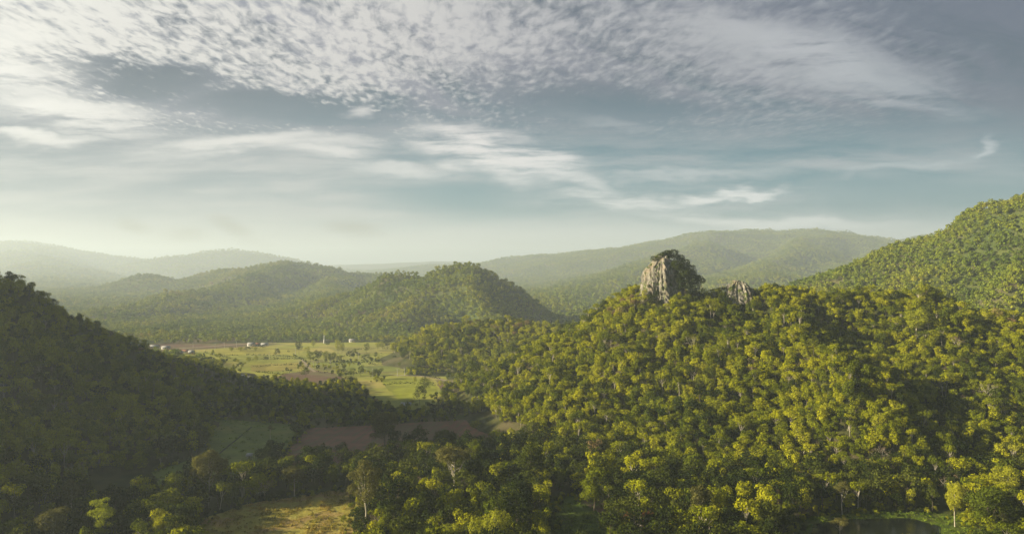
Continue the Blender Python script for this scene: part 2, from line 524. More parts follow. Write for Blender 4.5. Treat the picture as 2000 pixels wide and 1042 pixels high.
FLOOR = mat_noise("undergrowth", (0.035, 0.045, 0.012), (0.070, 0.070, 0.020), 0.06, c3=(0.10, 0.085, 0.04), s3=0.02)
FLOOR_FAR = mat_noise("far_slopes", (0.055, 0.080, 0.022), (0.095, 0.110, 0.028), 0.02, c3=(0.12, 0.10, 0.05), s3=0.006)
CELL = {'main': 5, 'knob': 6, 'right': 9, 'mountain': 36, 'pyramid': 11, 'range': 18, 'mount_left': 50, 'remote': 150, 'left': 6}
HLAB = {'main': "forested hill on the right whose crest carries the bare limestone crag",
        'knob': "low rounded forested knoll beside the bright fields, left of the crag hill",
        'right': "long forested hillside rising to the top right edge of the picture",
        'mountain': "broad hazy blue green mountain behind the crag, with spurs running down left",
        'pyramid': "pointed forested hill in the middle distance, right of the long low range",
        'range': "low hazy forested range of rounded hills left of the pointed hill",
        'mount_left': "pale grey mountain fading into haze at the far left",
        'remote': "faintest thin ridge on the horizon between the two distant mountains",
        'left': "dark shaded forested hill falling from the left edge to the valley"}
for k in ORDER:
    hl = HILLS[k]; c = CELL[k]
    x0, x1, y0, y1 = hl.box
    gx = np.arange(x0, x1 + c, c); gy = np.arange(y0, y1 + c, c)
    X, Y = np.meshgrid(gx, gy)
    Z = hl.h(X, Y)
    nx, ny = len(gx), len(gy)
    I = np.arange(nx * ny).reshape(ny, nx)
    q = np.stack([I[:-1, :-1], I[:-1, 1:], I[1:, 1:], I[1:, :-1]], -1).reshape(-1, 4)
    zf = Z.ravel()
    keep = zf[q].max(1) > -1.2
    q = q[keep]
    used = np.unique(q)
    mp = np.zeros(nx * ny, dtype=np.int64); mp[used] = np.arange(len(used))
    V = np.stack([X.ravel(), Y.ravel(), zf], -1)[used]
    me = mesh_np("hill", V, [mp[q]], [FLOOR if k in ('main', 'left', 'knob') else FLOOR_FAR], smooth=True)
    o = link("mountain" if 'mount' in k or k == 'remote' else "hill", me)
    tag(o, HLAB[k], "hill", kind="structure")

# valley floor
gm = mat_noise("valley_grass", (0.085, 0.105, 0.020), (0.060, 0.072, 0.018), 0.03, c3=(0.125, 0.10, 0.045), s3=0.012)
me = mesh_np("ground", [(-12800, -500, 0), (12800, -500, 0), (12800, 15800, 0), (-12800, 15800, 0)], [[(0, 1, 2, 3)]], [gm])
tag(link("ground", me), "flat valley floor of rough dark grass under the hills", "ground", kind="structure")

# ------------------------------------------------------------------ fields, roads, pond
M_FIELD = mat_noise("field_grass", (0.33, 0.32, 0.05), (0.25, 0.26, 0.045), 0.03, c3=(0.38, 0.32, 0.09), s3=0.012, wave=(1.2, 0.12, (0.17, 0.20, 0.04), 0.6))
M_FIELD2 = mat_noise("field_pasture", (0.24, 0.27, 0.05), (0.32, 0.31, 0.07), 0.02, c3=(0.20, 0.19, 0.06), s3=0.015)
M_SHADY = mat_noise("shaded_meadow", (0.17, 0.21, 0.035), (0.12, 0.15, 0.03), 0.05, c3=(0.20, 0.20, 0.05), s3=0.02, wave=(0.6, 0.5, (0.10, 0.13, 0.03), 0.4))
M_PLOW = mat_noise("ploughed_soil", (0.25, 0.125, 0.080), (0.19, 0.10, 0.068), 0.06, c3=(0.15, 0.105, 0.06), s3=0.02, wave=(-0.15, 1.05, (0.15, 0.125, 0.06), 0.75))
M_SOIL = mat_noise("bare_soil", (0.17, 0.105, 0.07), (0.13, 0.085, 0.055), 0.04, c3=(0.16, 0.15, 0.06), s3=0.03)
M_GOLD = mat_noise("dry_grass", (0.36, 0.30, 0.06), (0.27, 0.25, 0.045), 0.12, 6.0, c3=(0.32, 0.22, 0.08), s3=0.05, bump=0.5)
M_GREEN = mat_noise("lush_grass", (0.07, 0.11, 0.016), (0.12, 0.16, 0.02), 0.12, 6.0, c3=(0.09, 0.10, 0.02), s3=0.05, bump=0.3)
M_ROAD = mat_noise("dirt_road", (0.36, 0.29, 0.19), (0.28, 0.23, 0.15), 0.1)
LAYER = [0.03]
FIELD_POLYS = []


def rough_poly(pts, step=9.0, amp=1.6, seed=0):
    out = []
    n = len(pts)
    for i in range(n):
        a, b = np.array(pts[i]), np.array(pts[(i + 1) % n])
        L = np.hypot(*(b - a)); k = max(1, int(L / step))
        for j in range(k):
            p = a + (b - a) * j / k
            nn = vnoise(p[0] * 0.11, p[1] * 0.11, seed) - 0.5
            mm = vnoise(p[0] * 0.11 + 50, p[1] * 0.11, seed) - 0.5
            out.append((p[0] + nn * 2 * amp, p[1] + mm * 2 * amp))
    return out


def sheet(name, pix, mat, label, cat="field", amp=1.6, open_=True, world=False):
    pts = [p if world else gpt(*p) for p in pix]
    if open_: FIELD_POLYS.append(np.array(pts))
    pts = rough_poly(pts, amp=amp, seed=len(FIELD_POLYS))
    LAYER[0] += 0.012
    V = [(x, y, LAYER[0]) for x, y in pts]
    me = bpy.data.meshes.new(name)
    me.from_pydata(V, [], [list(range(len(V)))])
    me.materials.append(mat)
    o = link(name, me)
    return tag(o, label, cat, kind="structure")


sheet("field", [(300, 690), (360, 674), (520, 669), (700, 668), (835, 667), (840, 690), (815, 715), (790, 733), (870, 735), (880, 760), (850, 800), (760, 800), (690, 745), (560, 745), (470, 742), (420, 705)],
      M_FIELD, "wide sunlit yellow green field on the valley floor beyond the shaded hill", "field", 3.0)
sheet("field", [(250, 684), (300, 672), (470, 669), (560, 671), (480, 677), (360, 684), (290, 694)], M_SOIL, "strip of brown soil at the far left end of the sunlit fields", "field", 2.0)
sheet("field", [(560, 705), (650, 700), (800, 697), (818, 712), (790, 728), (690, 728), (600, 722)], M_FIELD2, "duller rough pasture among the trees of the sunlit fields", "field", 2.0)
PARCELS = [([(410, 683), (520, 679), (600, 680), (590, 688), (430, 694)], (0.38, 0.35, 0.06), "brightest yellow green parcel in front of the tall white house"),
           ([(430, 697), (560, 691), (575, 699), (480, 706)], (0.28, 0.29, 0.055), "mid green parcel in the left half of the sunlit fields"),
           ([(490, 712), (600, 706), (612, 716), (560, 724), (490, 726)], (0.36, 0.31, 0.07), "yellowish parcel above the bare brown plot"),
           ([(640, 678), (830, 672), (825, 684), (660, 690)], (0.34, 0.32, 0.08), "pale green parcel at the back right of the sunlit fields"),
           ([(740, 738), (800, 737), (845, 745), (855, 765), (800, 790), (770, 772)], (0.31, 0.33, 0.035), "vivid green parcel left of the small red brown plot"),
           ([(700, 716), (790, 712), (780, 724), (700, 726)], (0.22, 0.25, 0.05), "dull green parcel near the dirt track")]
for pi_, (pp, pc, pl_) in enumerate(PARCELS):
    sheet("field", pp, mat_noise("parcel_grass", pc, tuple(c * .78 for c in pc), 0.05, 6.0, c3=tuple(c * .6 for c in pc), s3=0.03,
                                 wave=(0.4 + pi_ * .7, 0.35, tuple(c * .62 for c in pc), 0.5)), pl_, "field", 1.5, False)
sheet("field", [(520, 742), (560, 729), (610, 722), (650, 727), (680, 742), (620, 752)], M_SOIL, "bare brown plot at the near edge of the sunlit fields", "field", 2.0)
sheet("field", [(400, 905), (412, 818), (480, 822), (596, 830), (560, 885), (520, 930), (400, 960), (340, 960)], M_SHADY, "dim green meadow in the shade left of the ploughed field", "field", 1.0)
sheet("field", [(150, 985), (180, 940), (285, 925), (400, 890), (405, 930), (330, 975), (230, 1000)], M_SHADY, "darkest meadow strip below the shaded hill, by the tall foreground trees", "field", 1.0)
sheet("field", [(540, 910), (575, 862), (605, 835), (700, 832), (830, 824), (960, 817), (966, 838), (1015, 853), (1005, 880), (860, 885), (700, 905), (560, 930)], M_PLOW,
      "red brown ploughed field with furrows at the foot of the crag hill", "field", 0.8)
sheet("field", [(850, 742), (885, 740), (935, 752), (905, 764), (880, 772), (862, 762)], M_SOIL, "small red brown plot beside the dirt track and the knoll", "field", 1.0)
sheet("field", [(880, 778), (950, 775), (965, 800), (955, 812), (890, 800)], M_FIELD2, "rough yellowish pasture between the scrub and the crag hill", "field", 1.0)
sheet("field", [(370, 1130), (385, 1015), (480, 985), (560, 972), (690, 952), (705, 1000), (690, 1130)], M_GOLD, "golden dry grass clearing at the bottom edge, left of centre", "clearing", 1.2)
sheet("field", [(1060, 1120), (1072, 985), (1100, 968), (1170, 972), (1190, 1000), (1190, 1120)], M_GREEN, "dark green grass clearing at the bottom edge, right of centre", "clearing", 1.2)
sheet("field", [(1120, 978), (1165, 966), (1195, 985), (1190, 1010), (1150, 990)], M_SOIL, "small patch of red earth at the top of the green clearing", "clearing", 0.8, False)
sheet("field", [(1530, 1120), (1560, 1010), (1700, 998), (1830, 1000), (1895, 1020), (1930, 1120)], M_GREEN, "lit grassy bank around the dark pond at the bottom right", "bank", 1.2)


def ribbon(name, pix, w, mat, label, cat):
    p = np.array([gpt(*q) for q in pix])
    d = np.gradient(p, axis=0); d /= np.hypot(d[:, 0], d[:, 1])[:, None]
    nrm = np.stack([-d[:, 1], d[:, 0]], 1)
    L = p + nrm * w / 2; Rr = p - nrm * w / 2
    LAYER[0] += 0.012
    V = [(a, b, LAYER[0]) for a, b in np.concatenate([L, Rr[::-1]])]
    n = len(p)
    faces = [(i, i + 1, 2 * n - 2 - i, 2 * n - 1 - i) for i in range(n - 1)]
    me = bpy.data.meshes.new(name)
    me.from_pydata(V, [], faces)
    me.materials.append(mat)
    return tag(link(name, me), label, cat, kind="structure")


ribbon("dirt_track", [(760, 731), (790, 733), (820, 734), (850, 738), (880, 745), (915, 752), (945, 760)], 4.0, M_ROAD,
       "pale dirt track curving past the knoll to the red brown plot", "track")
ribbon("dirt_track", [(340, 681), (400, 677), (470, 672), (540, 669)], 7.0, M_ROAD, "pale straight road crossing the far end of the sunlit fields", "road")
ribbon("dirt_track", [(412, 900), (440, 876), (465, 856), (492, 833)], 1.2, mat_noise("ditch", (0.03, 0.035, 0.012), (0.05, 0.05, 0.02), 0.3), "thin dark ditch crossing the dim green meadow", "ditch")
ribbon("dirt_track", [(590, 702), (600, 715), (615, 726)], 3.0, M_ROAD, "short pale path through the sunlit fields to the bare brown plot", "path")

wm, N, out = new_mat("pond_water")
p = N.n('ShaderNodeBsdfPrincipled')
p.inputs['Base Color'].default_value = (0.012, 0.016, 0.010, 1)
p.inputs['Roughness'].default_value = 0.12
tcn = N.n('ShaderNodeTexCoord')
bn = N.n('ShaderNodeBump'); bn.inputs['Strength'].default_value = 0.3; bn.inputs['Distance'].default_value = 0.05
N.put(bn.inputs['Height'], N.noise(tcn.outputs['Object'], 1.2, 4.0, 0.6))
wm.node_tree.links.new(bn.outputs[0], p.inputs['Normal'])
wm.node_tree.links.new(p.outputs[0], out.inputs[0])
POND = np.array([gpt(*q) for q in [(1560, 1110), (1590, 1024), (1650, 1014), (1780, 1012), (1835, 1028), (1850, 1110)]])
sheet("pond", [(1560, 1110), (1590, 1024), (1650, 1014), (1780, 1012), (1835, 1028), (1850, 1110)], wm, "dark still pond at the foot of the hill, bottom right", "pond", 0.8)

# ------------------------------------------------------------------ trees
def sphere_dirs(rng, n):
    z = rng.uniform(-1, 1, n); a = rng.uniform(0, 2 * np.pi, n); r = np.sqrt(1 - z * z)
    return np.stack([r * np.cos(a), r * np.sin(a), z], 1)


def cards(P, Nn, size, rng):
    """bent leaf clumps, one small folded quad pair each"""
    n = len(P)
    up = sphere_dirs(rng, n)
    T = np.cross(Nn, up); T /= np.linalg.norm(T, axis=1)[:, None] + 1e-9
    Bv = np.cross(Nn, T)
    s = size * rng.uniform(0.55, 1.3, (n, 1)); a = rng.uniform(0.55, 1.0, (n, 1))
    j = lambda: rng.uniform(0.65, 1.15, (n, 1))
    fold = Nn * s * rng.uniform(-0.35, 0.1, (n, 1))
    v0 = P - T * s * j() * .5 + fold; v1 = P - Bv * s * a * j() * .5; v2 = P + T * s * j() * .5 + fold; v3 = P + Bv * s * a * j() * .5
    V = np.stack([v0, v1, v2, v3], 1).reshape(-1, 3)
    Fc = np.arange(4 * n).reshape(n, 4)
    return V, Fc


def tube(path, radii, sides=6):
    path = np.array(path, float)
    V, Fc = [], []
    for i, (p, r) in enumerate(zip(path, radii)):
        d = path[min(i + 1, len(path) - 1)] - path[max(i - 1, 0)]
        d /= np.linalg.norm(d) + 1e-9
        ref = np.array([1, 0, 0]) if abs(d[2]) > .6 else np.array([0, 0, 1.0])
        a = np.cross(d, ref); a /= np.linalg.norm(a); b = np.cross(d, a)
        for k in range(sides):
            t = 2 * np.pi * k / sides
            V.append(p + r * (math.cos(t) * a + math.sin(t) * b))
    for i in range(len(path) - 1):
        for k in range(sides):
            k2 = (k + 1) % sides
            Fc.append((i * sides + k, i * sides + k2, (i + 1) * sides + k2, (i + 1) * sides + k))
    return np.array(V), np.array(Fc)


def merge(parts):
    V, Fc, o = [], [], 0
    for v, f in parts:
        V.append(v); Fc.append(f + o); o += len(v)
    return np.concatenate(V), np.concatenate(Fc)


def make_tree(seed, H=16, Rr=5.0, base=0.35, nl=14, lr=0.42, card=0.7, n=1500, shape='round', tr=0.03, lean=0.0, side_fill=0.6, limbs=7):
    """returns (crown verts, faces), (trunk verts, faces)"""
    rng = np.random.default_rng(seed)
    z0 = H * base; Hc = H - z0
    cen = np.array([rng.normal(0, lean), rng.normal(0, lean), z0 + Hc * .5])
    C, Rad = [], []
    for i in range(nl):
        d = sphere_dirs(rng, 1)[0]
        if shape == 'round':
            d[2] = abs(d[2]) * rng.choice([1, 1, -.75]); k = rng.uniform(.45, .8)
        elif shape == 'umbrella':
            d[2] = rng.uniform(.15, .75); q = math.hypot(d[0], d[1]) + 1e-6; s_ = math.sqrt(1 - d[2] ** 2); d[0] *= s_ / q; d[1] *= s_ / q; k = rng.uniform(.5, .95)
        elif shape == 'column':
            d[2] = rng.uniform(-1, 1); k = rng.uniform(.3, .75)
        elif shape == 'plume':
            k = rng.uniform(.3, 1.0)
        elif shape == 'tier':
            d[2] = rng.choice([-.7, -.1, .45, .9]) + rng.normal(0, .05); k = rng.uniform(.3, .9)
        c = cen + d * k * np.array([Rr, Rr, Hc * .5]) * (1.0 if shape != 'tier' else np.array([1.15 - .35 * (d[2] + .7), 1.15 - .35 * (d[2] + .7), 1]))
        r = Rr * lr * rng.uniform(.65, 1.25)
        if c[2] + r * .8 > H: c[2] = H - r * .8
        if c[2] - r * .6 < z0 * .8: c[2] = z0 * .8 + r * .6
        C.append(c); Rad.append(r)
    C.append(cen + np.array([0, 0, Hc * .15])); Rad.append(Rr * .55)
    C, Rad = np.array(C), np.array(Rad)
    w = Rad ** 2 / np.sum(Rad ** 2)
    li = rng.choice(len(C), n, p=w)
    d = sphere_dirs(rng, n)
    flip = (d[:, 2] < -.1) & (rng.random(n) > side_fill); d[flip, 2] *= -1
    flat = np.array([1, 1, .78]) if shape != 'plume' else np.array([.8, .8, 1.3])
    if shape == 'tier': flat = np.array([1.15, 1.15, .5])
    bump = 1 + .16 * np.sin(d[:, 0] * 7 + li * 1.7) * np.cos(d[:, 1] * 7 + li) + .10 * np.sin(d[:, 2] * 11 + li)
    P = C[li] + d * (Rad[li] * bump * rng.uniform(.72, 1.06, n))[:, None] * flat
    # drop what is buried in another lobe
    inside = np.zeros(n, bool)
    for j in range(len(C)):
        q = (P - C[j]) / flat
        inside |= (np.linalg.norm(q, axis=1) < Rad[j] * .62) & (li != j)
    P, d = P[~inside], d[~inside]
    nn = d * 1.0 + rng.normal(0, .42, d.shape) + np.array([0, 0, .25])
    nn /= np.linalg.norm(nn, axis=1)[:, None]
    crown = cards(P, nn, card, rng)
    parts = []
    top = cen + np.array([0, 0, Hc * .22]); tr_r = H * tr * .5
    b0 = np.array([0, 0, -1.2])
    mid = np.array([rng.normal(0, H * .015), rng.normal(0, H * .015), H * .3])
    parts.append(tube([b0, [0, 0, 0.3], mid, cen - np.array([0, 0, Hc * .2]), top], [tr_r * 1.35, tr_r * 1.1, tr_r * .85, tr_r * .6, tr_r * .2]))
    order = rng.permutation(len(C) - 1)[:limbs]
    for j in order:
        s = mid + (top - mid) * rng.uniform(.05, .6)
        e = C[j]
        m = (s + e) / 2 + np.array([0, 0, -abs(rng.normal(0, .05)) * H])
        parts.append(tube([s, m, e], [tr_r * .45, tr_r * .3, tr_r * .1], 5))
    return crown, merge(parts)


def make_bare(seed, H=14, Rr=4.5, depth=4, twig=0.35, ntw=500, base=.35):
    """leafless or nearly leafless tree: forking boughs and a fine haze of twigs"""
    rng = np.random.default_rng(seed)
    parts, tips = [], []

    def grow(p, d, L, r, k):
        d = d / np.linalg.norm(d)
        m = p + d * L * .5 + rng.normal(0, L * .05, 3); e = p + d * L
        parts.append(tube([p, m, e], [r, r * .8, r * .6], 5))
        if k == 0:
            tips.append(e); return
        for i in range(3 if k > 1 else 2):
            nd = d + rng.normal(0, .55, 3) + np.array([0, 0, .18])
            grow(e, nd, L * rng.uniform(.6, .8), r * .58, k - 1)
    parts.append(tube([(0, 0, -1), (0, 0, H * base * .5), (0, 0, H * base)], [H * .018, H * .015, H * .012]))
    for i in range(4):
        a = i * math.pi / 2 + rng.uniform(-.4, .4)
        grow(np.array([0, 0, H * base * rng.uniform(.8, 1)]), np.array([math.cos(a) * .8, math.sin(a) * .8, 1.0]), H * .24, H * .009, depth - 1)
    tips = np.array(tips)
    d = sphere_dirs(rng, ntw)
    P = tips[rng.integers(0, len(tips), ntw)] + rng.normal(0, H * .035, (ntw, 3))
    V, Fc = cards(P, d, twig, rng)
    return (V, Fc), merge(parts)


def joined(name, seed, mc, mt, bare=False, **kw):
    (cv, cf), (tv, tf) = (make_bare if bare else make_tree)(seed, **kw)
    V, Fc = merge([(cv, cf), (tv, tf)])
    mi = np.concatenate([np.zeros(len(cf)), np.ones(len(tf))])
    return bpy.data.objects.new(name, mesh_np(name, V, [Fc], [mc, mt], mi))


def lib(name, objs):
    c = bpy.data.collections.new(name)
    for i, o in enumerate(objs):
        o.name = "form_%s_tree_%s" % ("abcdefghijklmnop"[i], name)
        c.objects.link(o)
    return c


HILLSET = []
for i in range(5): HILLSET.append(joined("f", 100 + i, LEAF, BARK, H=13 + i % 3, Rr=4.4 + .3 * (i % 3), base=.10, nl=20 + i, lr=.36, card=.8, n=1600, shape='round' if i % 2 else 'column', side_fill=.85))
for i in range(3): HILLSET.append(joined("f", 120 + i, LEAF, BARK, H=15, Rr=3.4, base=.12, nl=14, lr=.5, card=.8, n=900, shape='column'))
for i in range(2): HILLSET.append(joined("f", 130 + i, LEAF, BARK_PALE, H=16, Rr=5.2, base=.45, nl=12, lr=.34, card=.8, n=800, shape='umbrella'))
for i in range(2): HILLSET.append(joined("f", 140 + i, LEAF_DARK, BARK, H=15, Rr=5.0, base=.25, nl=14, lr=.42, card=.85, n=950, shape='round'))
HILLSET.append(joined("f", 150, LEAF_BRIGHT, BARK, H=12, Rr=4.2, base=.2, nl=12, lr=.4, card=.8, n=800, shape='plume'))
HILLSET.append(joined("f", 151, LEAF_DRY, BARK_PALE, bare=True, H=13, depth=4, twig=.4, ntw=450))
HILL_LIB = lib("hill", HILLSET)
HW = np.array([.125] * 5 + [.06] * 3 + [.05] * 2 + [.035] * 2 + [.015] + [.012]); HW /= HW.sum()

FARSET = []
for i in range(6): FARSET.append(joined("f", 200 + i, LEAF_FAR, BARK, H=9 + i % 3, Rr=4.2 + .4 * (i % 2), base=.08, nl=6, lr=.5, card=1.8, n=150, shape='round' if i % 3 else 'column', limbs=0))
FAR_LIB = lib("far", FARSET)
SCRUBSET = []
for i in range(5): SCRUBSET.append(joined("f", 240 + i, LEAF_DARK if i % 2 else LEAF, BARK, H=6 + i % 3, Rr=3.2, base=.06, nl=9, lr=.45, card=.85, n=450, shape='round', limbs=2))
SCRUB_LIB = lib("scrub", SCRUBSET)


def scatter_group():
    ng = bpy.data.node_groups.new("scatter", 'GeometryNodeTree')
    ng.interface.new_socket(name="Geometry", in_out='INPUT', socket_type='NodeSocketGeometry')
    ng.interface.new_socket(name="Geometry", in_out='OUTPUT', socket_type='NodeSocketGeometry')
    gi = ng.nodes.new('NodeGroupInput'); go = ng.nodes.new('NodeGroupOutput')
    ip = ng.nodes.new('GeometryNodeInstanceOnPoints')
    ci = ng.nodes.new('GeometryNodeCollectionInfo')
    ci.inputs['Separate Children'].default_value = True
    ci.inputs['Reset Children'].default_value = True
    L = ng.links.new
    L(gi.outputs[0], ip.inputs['Points']); L(ci.outputs[0], ip.inputs['Instance'])
    ip.inputs['Pick Instance'].default_value = True

    def attr(nm, dt):
        a = ng.nodes.new('GeometryNodeInputNamedAttribute'); a.data_type = dt
        a.inputs['Name'].default_value = nm
        return a.outputs[0]
    L(attr("pick", 'INT'), ip.inputs['Instance Index'])
    L(attr("turn", 'FLOAT_VECTOR'), ip.inputs['Rotation'])
    L(attr("size", 'FLOAT_VECTOR'), ip.inputs['Scale'])
    L(ip.outputs[0], go.inputs[0])
    return ng, ci


def forest(name, P, S, pick, coll, label, cat="forest"):
    n = len(P)
    me = bpy.data.meshes.new(name)
    me.vertices.add(n)
    me.vertices.foreach_set("co", np.asarray(P, np.float32).ravel())
    rg = np.random.default_rng(n)
    a = me.attributes.new("pick", 'INT', 'POINT'); a.data.foreach_set("value", np.asarray(pick, np.int32))
    T = np.zeros((n, 3), np.float32); T[:, 2] = rg.uniform(0, 6.28, n); T[:, 0] = rg.normal(0, .07, n); T[:, 1] = rg.normal(0, .07, n)
    a = me.attributes.new("turn", 'FLOAT_VECTOR', 'POINT'); a.data.foreach_set("vector", T.ravel())
    a = me.attributes.new("size", 'FLOAT_VECTOR', 'POINT'); a.data.foreach_set("vector", np.asarray(S, np.float32).ravel())
    o = link(name, me)
    ng, ci = scatter_group()
    ci.inputs['Collection'].default_value = coll
    md = o.modifiers.new("scatter", 'NODES'); md.node_group = ng
    return tag(o, label, cat, kind="stuff")


def in_poly(x, y, poly):
    c = np.zeros(x.shape, bool)
    n = len(poly)
    for i in range(n):
        x1, y1 = poly[i]; x2, y2 = poly[(i + 1) % n]
        cond = ((y1 > y) != (y2 > y)) & (x < (x2 - x1) * (y - y1) / (y2 - y1 + 1e-12) + x1)
        c ^= cond
    return c


# horizon lookup: for each bearing the highest view slope reached before distance D
BE = np.linspace(-0.95, 0.95, 761)
DD = np.concatenate([np.arange(180, 1200, 6.0), np.arange(1200, 3600, 20.0), np.arange(3600, 14000, 80.0)])
_X = BE[None, :] * DD[:, None]; _Y = np.repeat(DD[:, None], len(BE), 1)
_S = (height(_X.ravel(), _Y.ravel()).reshape(_X.shape) - CAMZ) / DD[:, None]
HOR = np.maximum.accumulate(_S, axis=0)


def visible(x, y, z, top, slack=0.0):
    b = x / y
    bi = np.clip(np.round((b + .95) / 1.9 * 760).astype(int), 0, 760)
    di = np.clip(np.searchsorted(DD, y - 25) - 1, 0, len(DD) - 1)
    lim = HOR[di, bi]
    return (z + top + slack - CAMZ) / y > lim - 0.002


def jitter_grid(x0, x1, y0, y1, s, rng):
    gx, gy = np.meshgrid(np.arange(x0, x1, s), np.arange(y0, y1, s))
    gx = gx.ravel() + rng.uniform(-.48, .48, gx.size) * s; gy = gy.ravel() + rng.uniform(-.48, .48, gy.size) * s
    return gx, gy


RG = np.random.default_rng(7)
BEAR = 0.80       # a little more than the frame on both sides
ALL = {}


def owner(x, y):
    best = np.zeros(x.shape); who = np.full(x.shape, -1)
    for i, k in enumerate(ORDER):
        hl = HILLS[k]; x0, x1, y0, y1 = hl.box
        m = (x > x0) & (x < x1) & (y > y0) & (y < y1)
        v = np.zeros(x.shape); v[m] = hl.h(x[m], y[m])
        up = v > best + .02
        who[up] = i; best[up] = v[up]
    return best, who


SPACING = {'main': 4.3, 'knob': 5.2, 'right': 6.0, 'mountain': 21, 'pyramid': 8.0, 'range': 12.5, 'mount_left': 34, 'remote': 0, 'left': 6.0}
TOPS = {'main': 14, 'knob': 12, 'right': 11, 'mountain': 16, 'pyramid': 9, 'range': 13, 'mount_left': 20, 'left': 13}
ROCK = at(1302, 560, 606)       # middle of the crag
ROCK2 = at(1446, 572, 592)
for hi, k in enumerate(ORDER):
    s = SPACING[k]
    if not s: continue
    x0, x1, y0, y1 = HILLS[k].box
    x, y = jitter_grid(x0, x1, max(y0, 190), y1, s, RG)
    be = BEAR + (.35 if k == 'left' else 0)
    m = (np.abs(x / y) < be); x, y = x[m], y[m]
    z, who = owner(x, y)
    m = (who == hi) & (z > .3)
    x, y, z = x[m], y[m], z[m]
    m = visible(x, y, z, TOPS[k], 4.0)
    if k == 'left': m |= (x / y < -.7) & (y < 900)
    for (rx, ry, rz), rr in ((ROCK, 19), (ROCK2, 10)):
        m &= ~(((x - rx) ** 2 + ((y - ry) * 1.0 + 6) ** 2) < rr * rr)
        m &= ~((np.abs(x - rx + (rr * .45 if rr > 12 else 0)) < rr * .5 * (1 - .5 * np.clip((ry - y) / (rr * 2.4), 0, 1))) & (y > ry - rr * 2.2) & (y < ry))
    for pl in FIELD_POLYS:
        m &= ~((z < 6) & in_poly(x, y, pl))
    ALL[k] = np.stack([x[m], y[m], z[m]], 1)

# -------- the flat woods
x, y = jitter_grid(-420, 420, 215, 500, 6.0, RG)
z, who = owner(x, y)
m = (who == -1) & (np.abs(x / y) < .85)
for pl in FIELD_POLYS: m &= ~in_poly(x, y, pl)
x, y = x[m], y[m]
WOOD = np.stack([x, y, np.zeros(len(x))], 1)

x, y = jitter_grid(-420, 120, 500, 860, 5.0, RG)
z, who = owner(x, y)
m = (who == -1) & (np.abs(x / y) < .8)
for pl in FIELD_POLYS: m &= ~in_poly(x, y, pl)
m &= (vnoise(x / 17, y / 17, 3) + RG.uniform(-.2, .2, len(x))) > .25
SCR = np.stack([x[m], y[m], np.zeros(m.sum())], 1)

x, y = jitter_grid(-1500, 900, 860, 2000, 9.0, RG)
z, who = owner(x, y)
m = (who == -1) & (np.abs(x / y) < .8)
for pl in FIELD_POLYS: m &= ~in_poly(x, y, pl)
m &= (vnoise(x / 60, y / 60, 5) + RG.uniform(-.25, .25, len(x))) > .22
BELT = np.stack([x[m], y[m], np.zeros(m.sum())], 1)
x, y = jitter_grid(-3200, 2600, 2000, 5200, 21.0, RG)
z, who = owner(x, y)
m = (who == -1) & (np.abs(x / y) < .8) & visible(x, y, z, 12, 2)
BELT2 = np.stack([x[m], y[m], np.zeros(m.sum())], 1)
BELT = BELT[visible(BELT[:, 0], BELT[:, 1], 0 * BELT[:, 0], 9, 2)]

# -------- tree individuals
FORMS = {}


def form(key, mc, mt, bare=False, **kw):
    (cv, cf), (tv, tf) = (make_bare if bare else make_tree)(kw.pop('seed'), **kw)
    FORMS[key] = (mesh_np("crown", cv, [cf], [mc]), mesh_np("trunk", tv, [tf], [mt]), kw.get('H', 16), kw.get('Rr', 5.0))


form('grand', LEAF_OLIVE, BARK_PALE, seed=301, H=28, Rr=11, base=.32, nl=30, lr=.26, card=0.68, n=11200, shape='round', limbs=12)
form('open', LEAF_OLIVE, BARK_PALE, seed=302, H=30, Rr=9.5, base=.30, nl=24, lr=.27, card=0.60, n=8320, shape='round', limbs=14, side_fill=.6)
form('tiered', LEAF_OLIVE, BARK, seed=303, H=25, Rr=9, base=.15, nl=30, lr=.28, card=0.64, n=10400, shape='column', limbs=10)
form('slender', LEAF_OLIVE, BARK_PALE, seed=304, H=20, Rr=4.5, base=.52, nl=10, lr=.36, card=0.48, n=2560, shape='round', tr=.022)
form('feather', LEAF_BRIGHT, BARK, seed=305, H=18, Rr=6, base=.18, nl=26, lr=.26, card=0.44, n=6720, shape='tier')
form('bamboo', LEAF_BRIGHT, BARK, seed=306, H=15, Rr=6.5, base=.08, nl=30, lr=.27, card=0.44, n=8000, shape='plume')
form('round', LEAF, BARK, seed=307, H=17, Rr=6.2, base=.2, nl=20, lr=.36, card=0.52, n=6720, shape='round')
form('round_b', LEAF, BARK, seed=308, H=18, Rr=5.6, base=.22, nl=22, lr=.34, card=0.52, n=6720, shape='round')
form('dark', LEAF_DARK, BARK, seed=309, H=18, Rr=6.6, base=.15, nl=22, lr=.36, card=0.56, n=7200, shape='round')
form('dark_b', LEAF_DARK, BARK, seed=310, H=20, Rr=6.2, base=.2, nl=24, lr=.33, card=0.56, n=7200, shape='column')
form('column', LEAF, BARK, seed=311, H=18, Rr=4.2, base=.08, nl=22, lr=.42, card=0.52, n=5760, shape='column')
form('umbrella', LEAF_OLIVE, BARK_PALE, seed=312, H=20, Rr=7.5, base=.42, nl=18, lr=.28, card=0.52, n=5440, shape='umbrella', limbs=12)
form('olive', LEAF_OLIVE, BARK_PALE, seed=313, H=18, Rr=6, base=.25, nl=20, lr=.33, card=0.52, n=6080, shape='round', limbs=10)
form('lime', LEAF_BRIGHT, BARK_PALE, seed=314, H=16, Rr=5, base=.25, nl=18, lr=.34, card=0.48, n=5120, shape='round', limbs=9)
form('red', LEAF_RED, BARK_PALE, bare=True, seed=315, H=13, depth=4, twig=.45, ntw=1500)
form('bare', LEAF_DRY, BARK_PALE, bare=True, seed=316, H=15, depth=4, twig=.3, ntw=220)
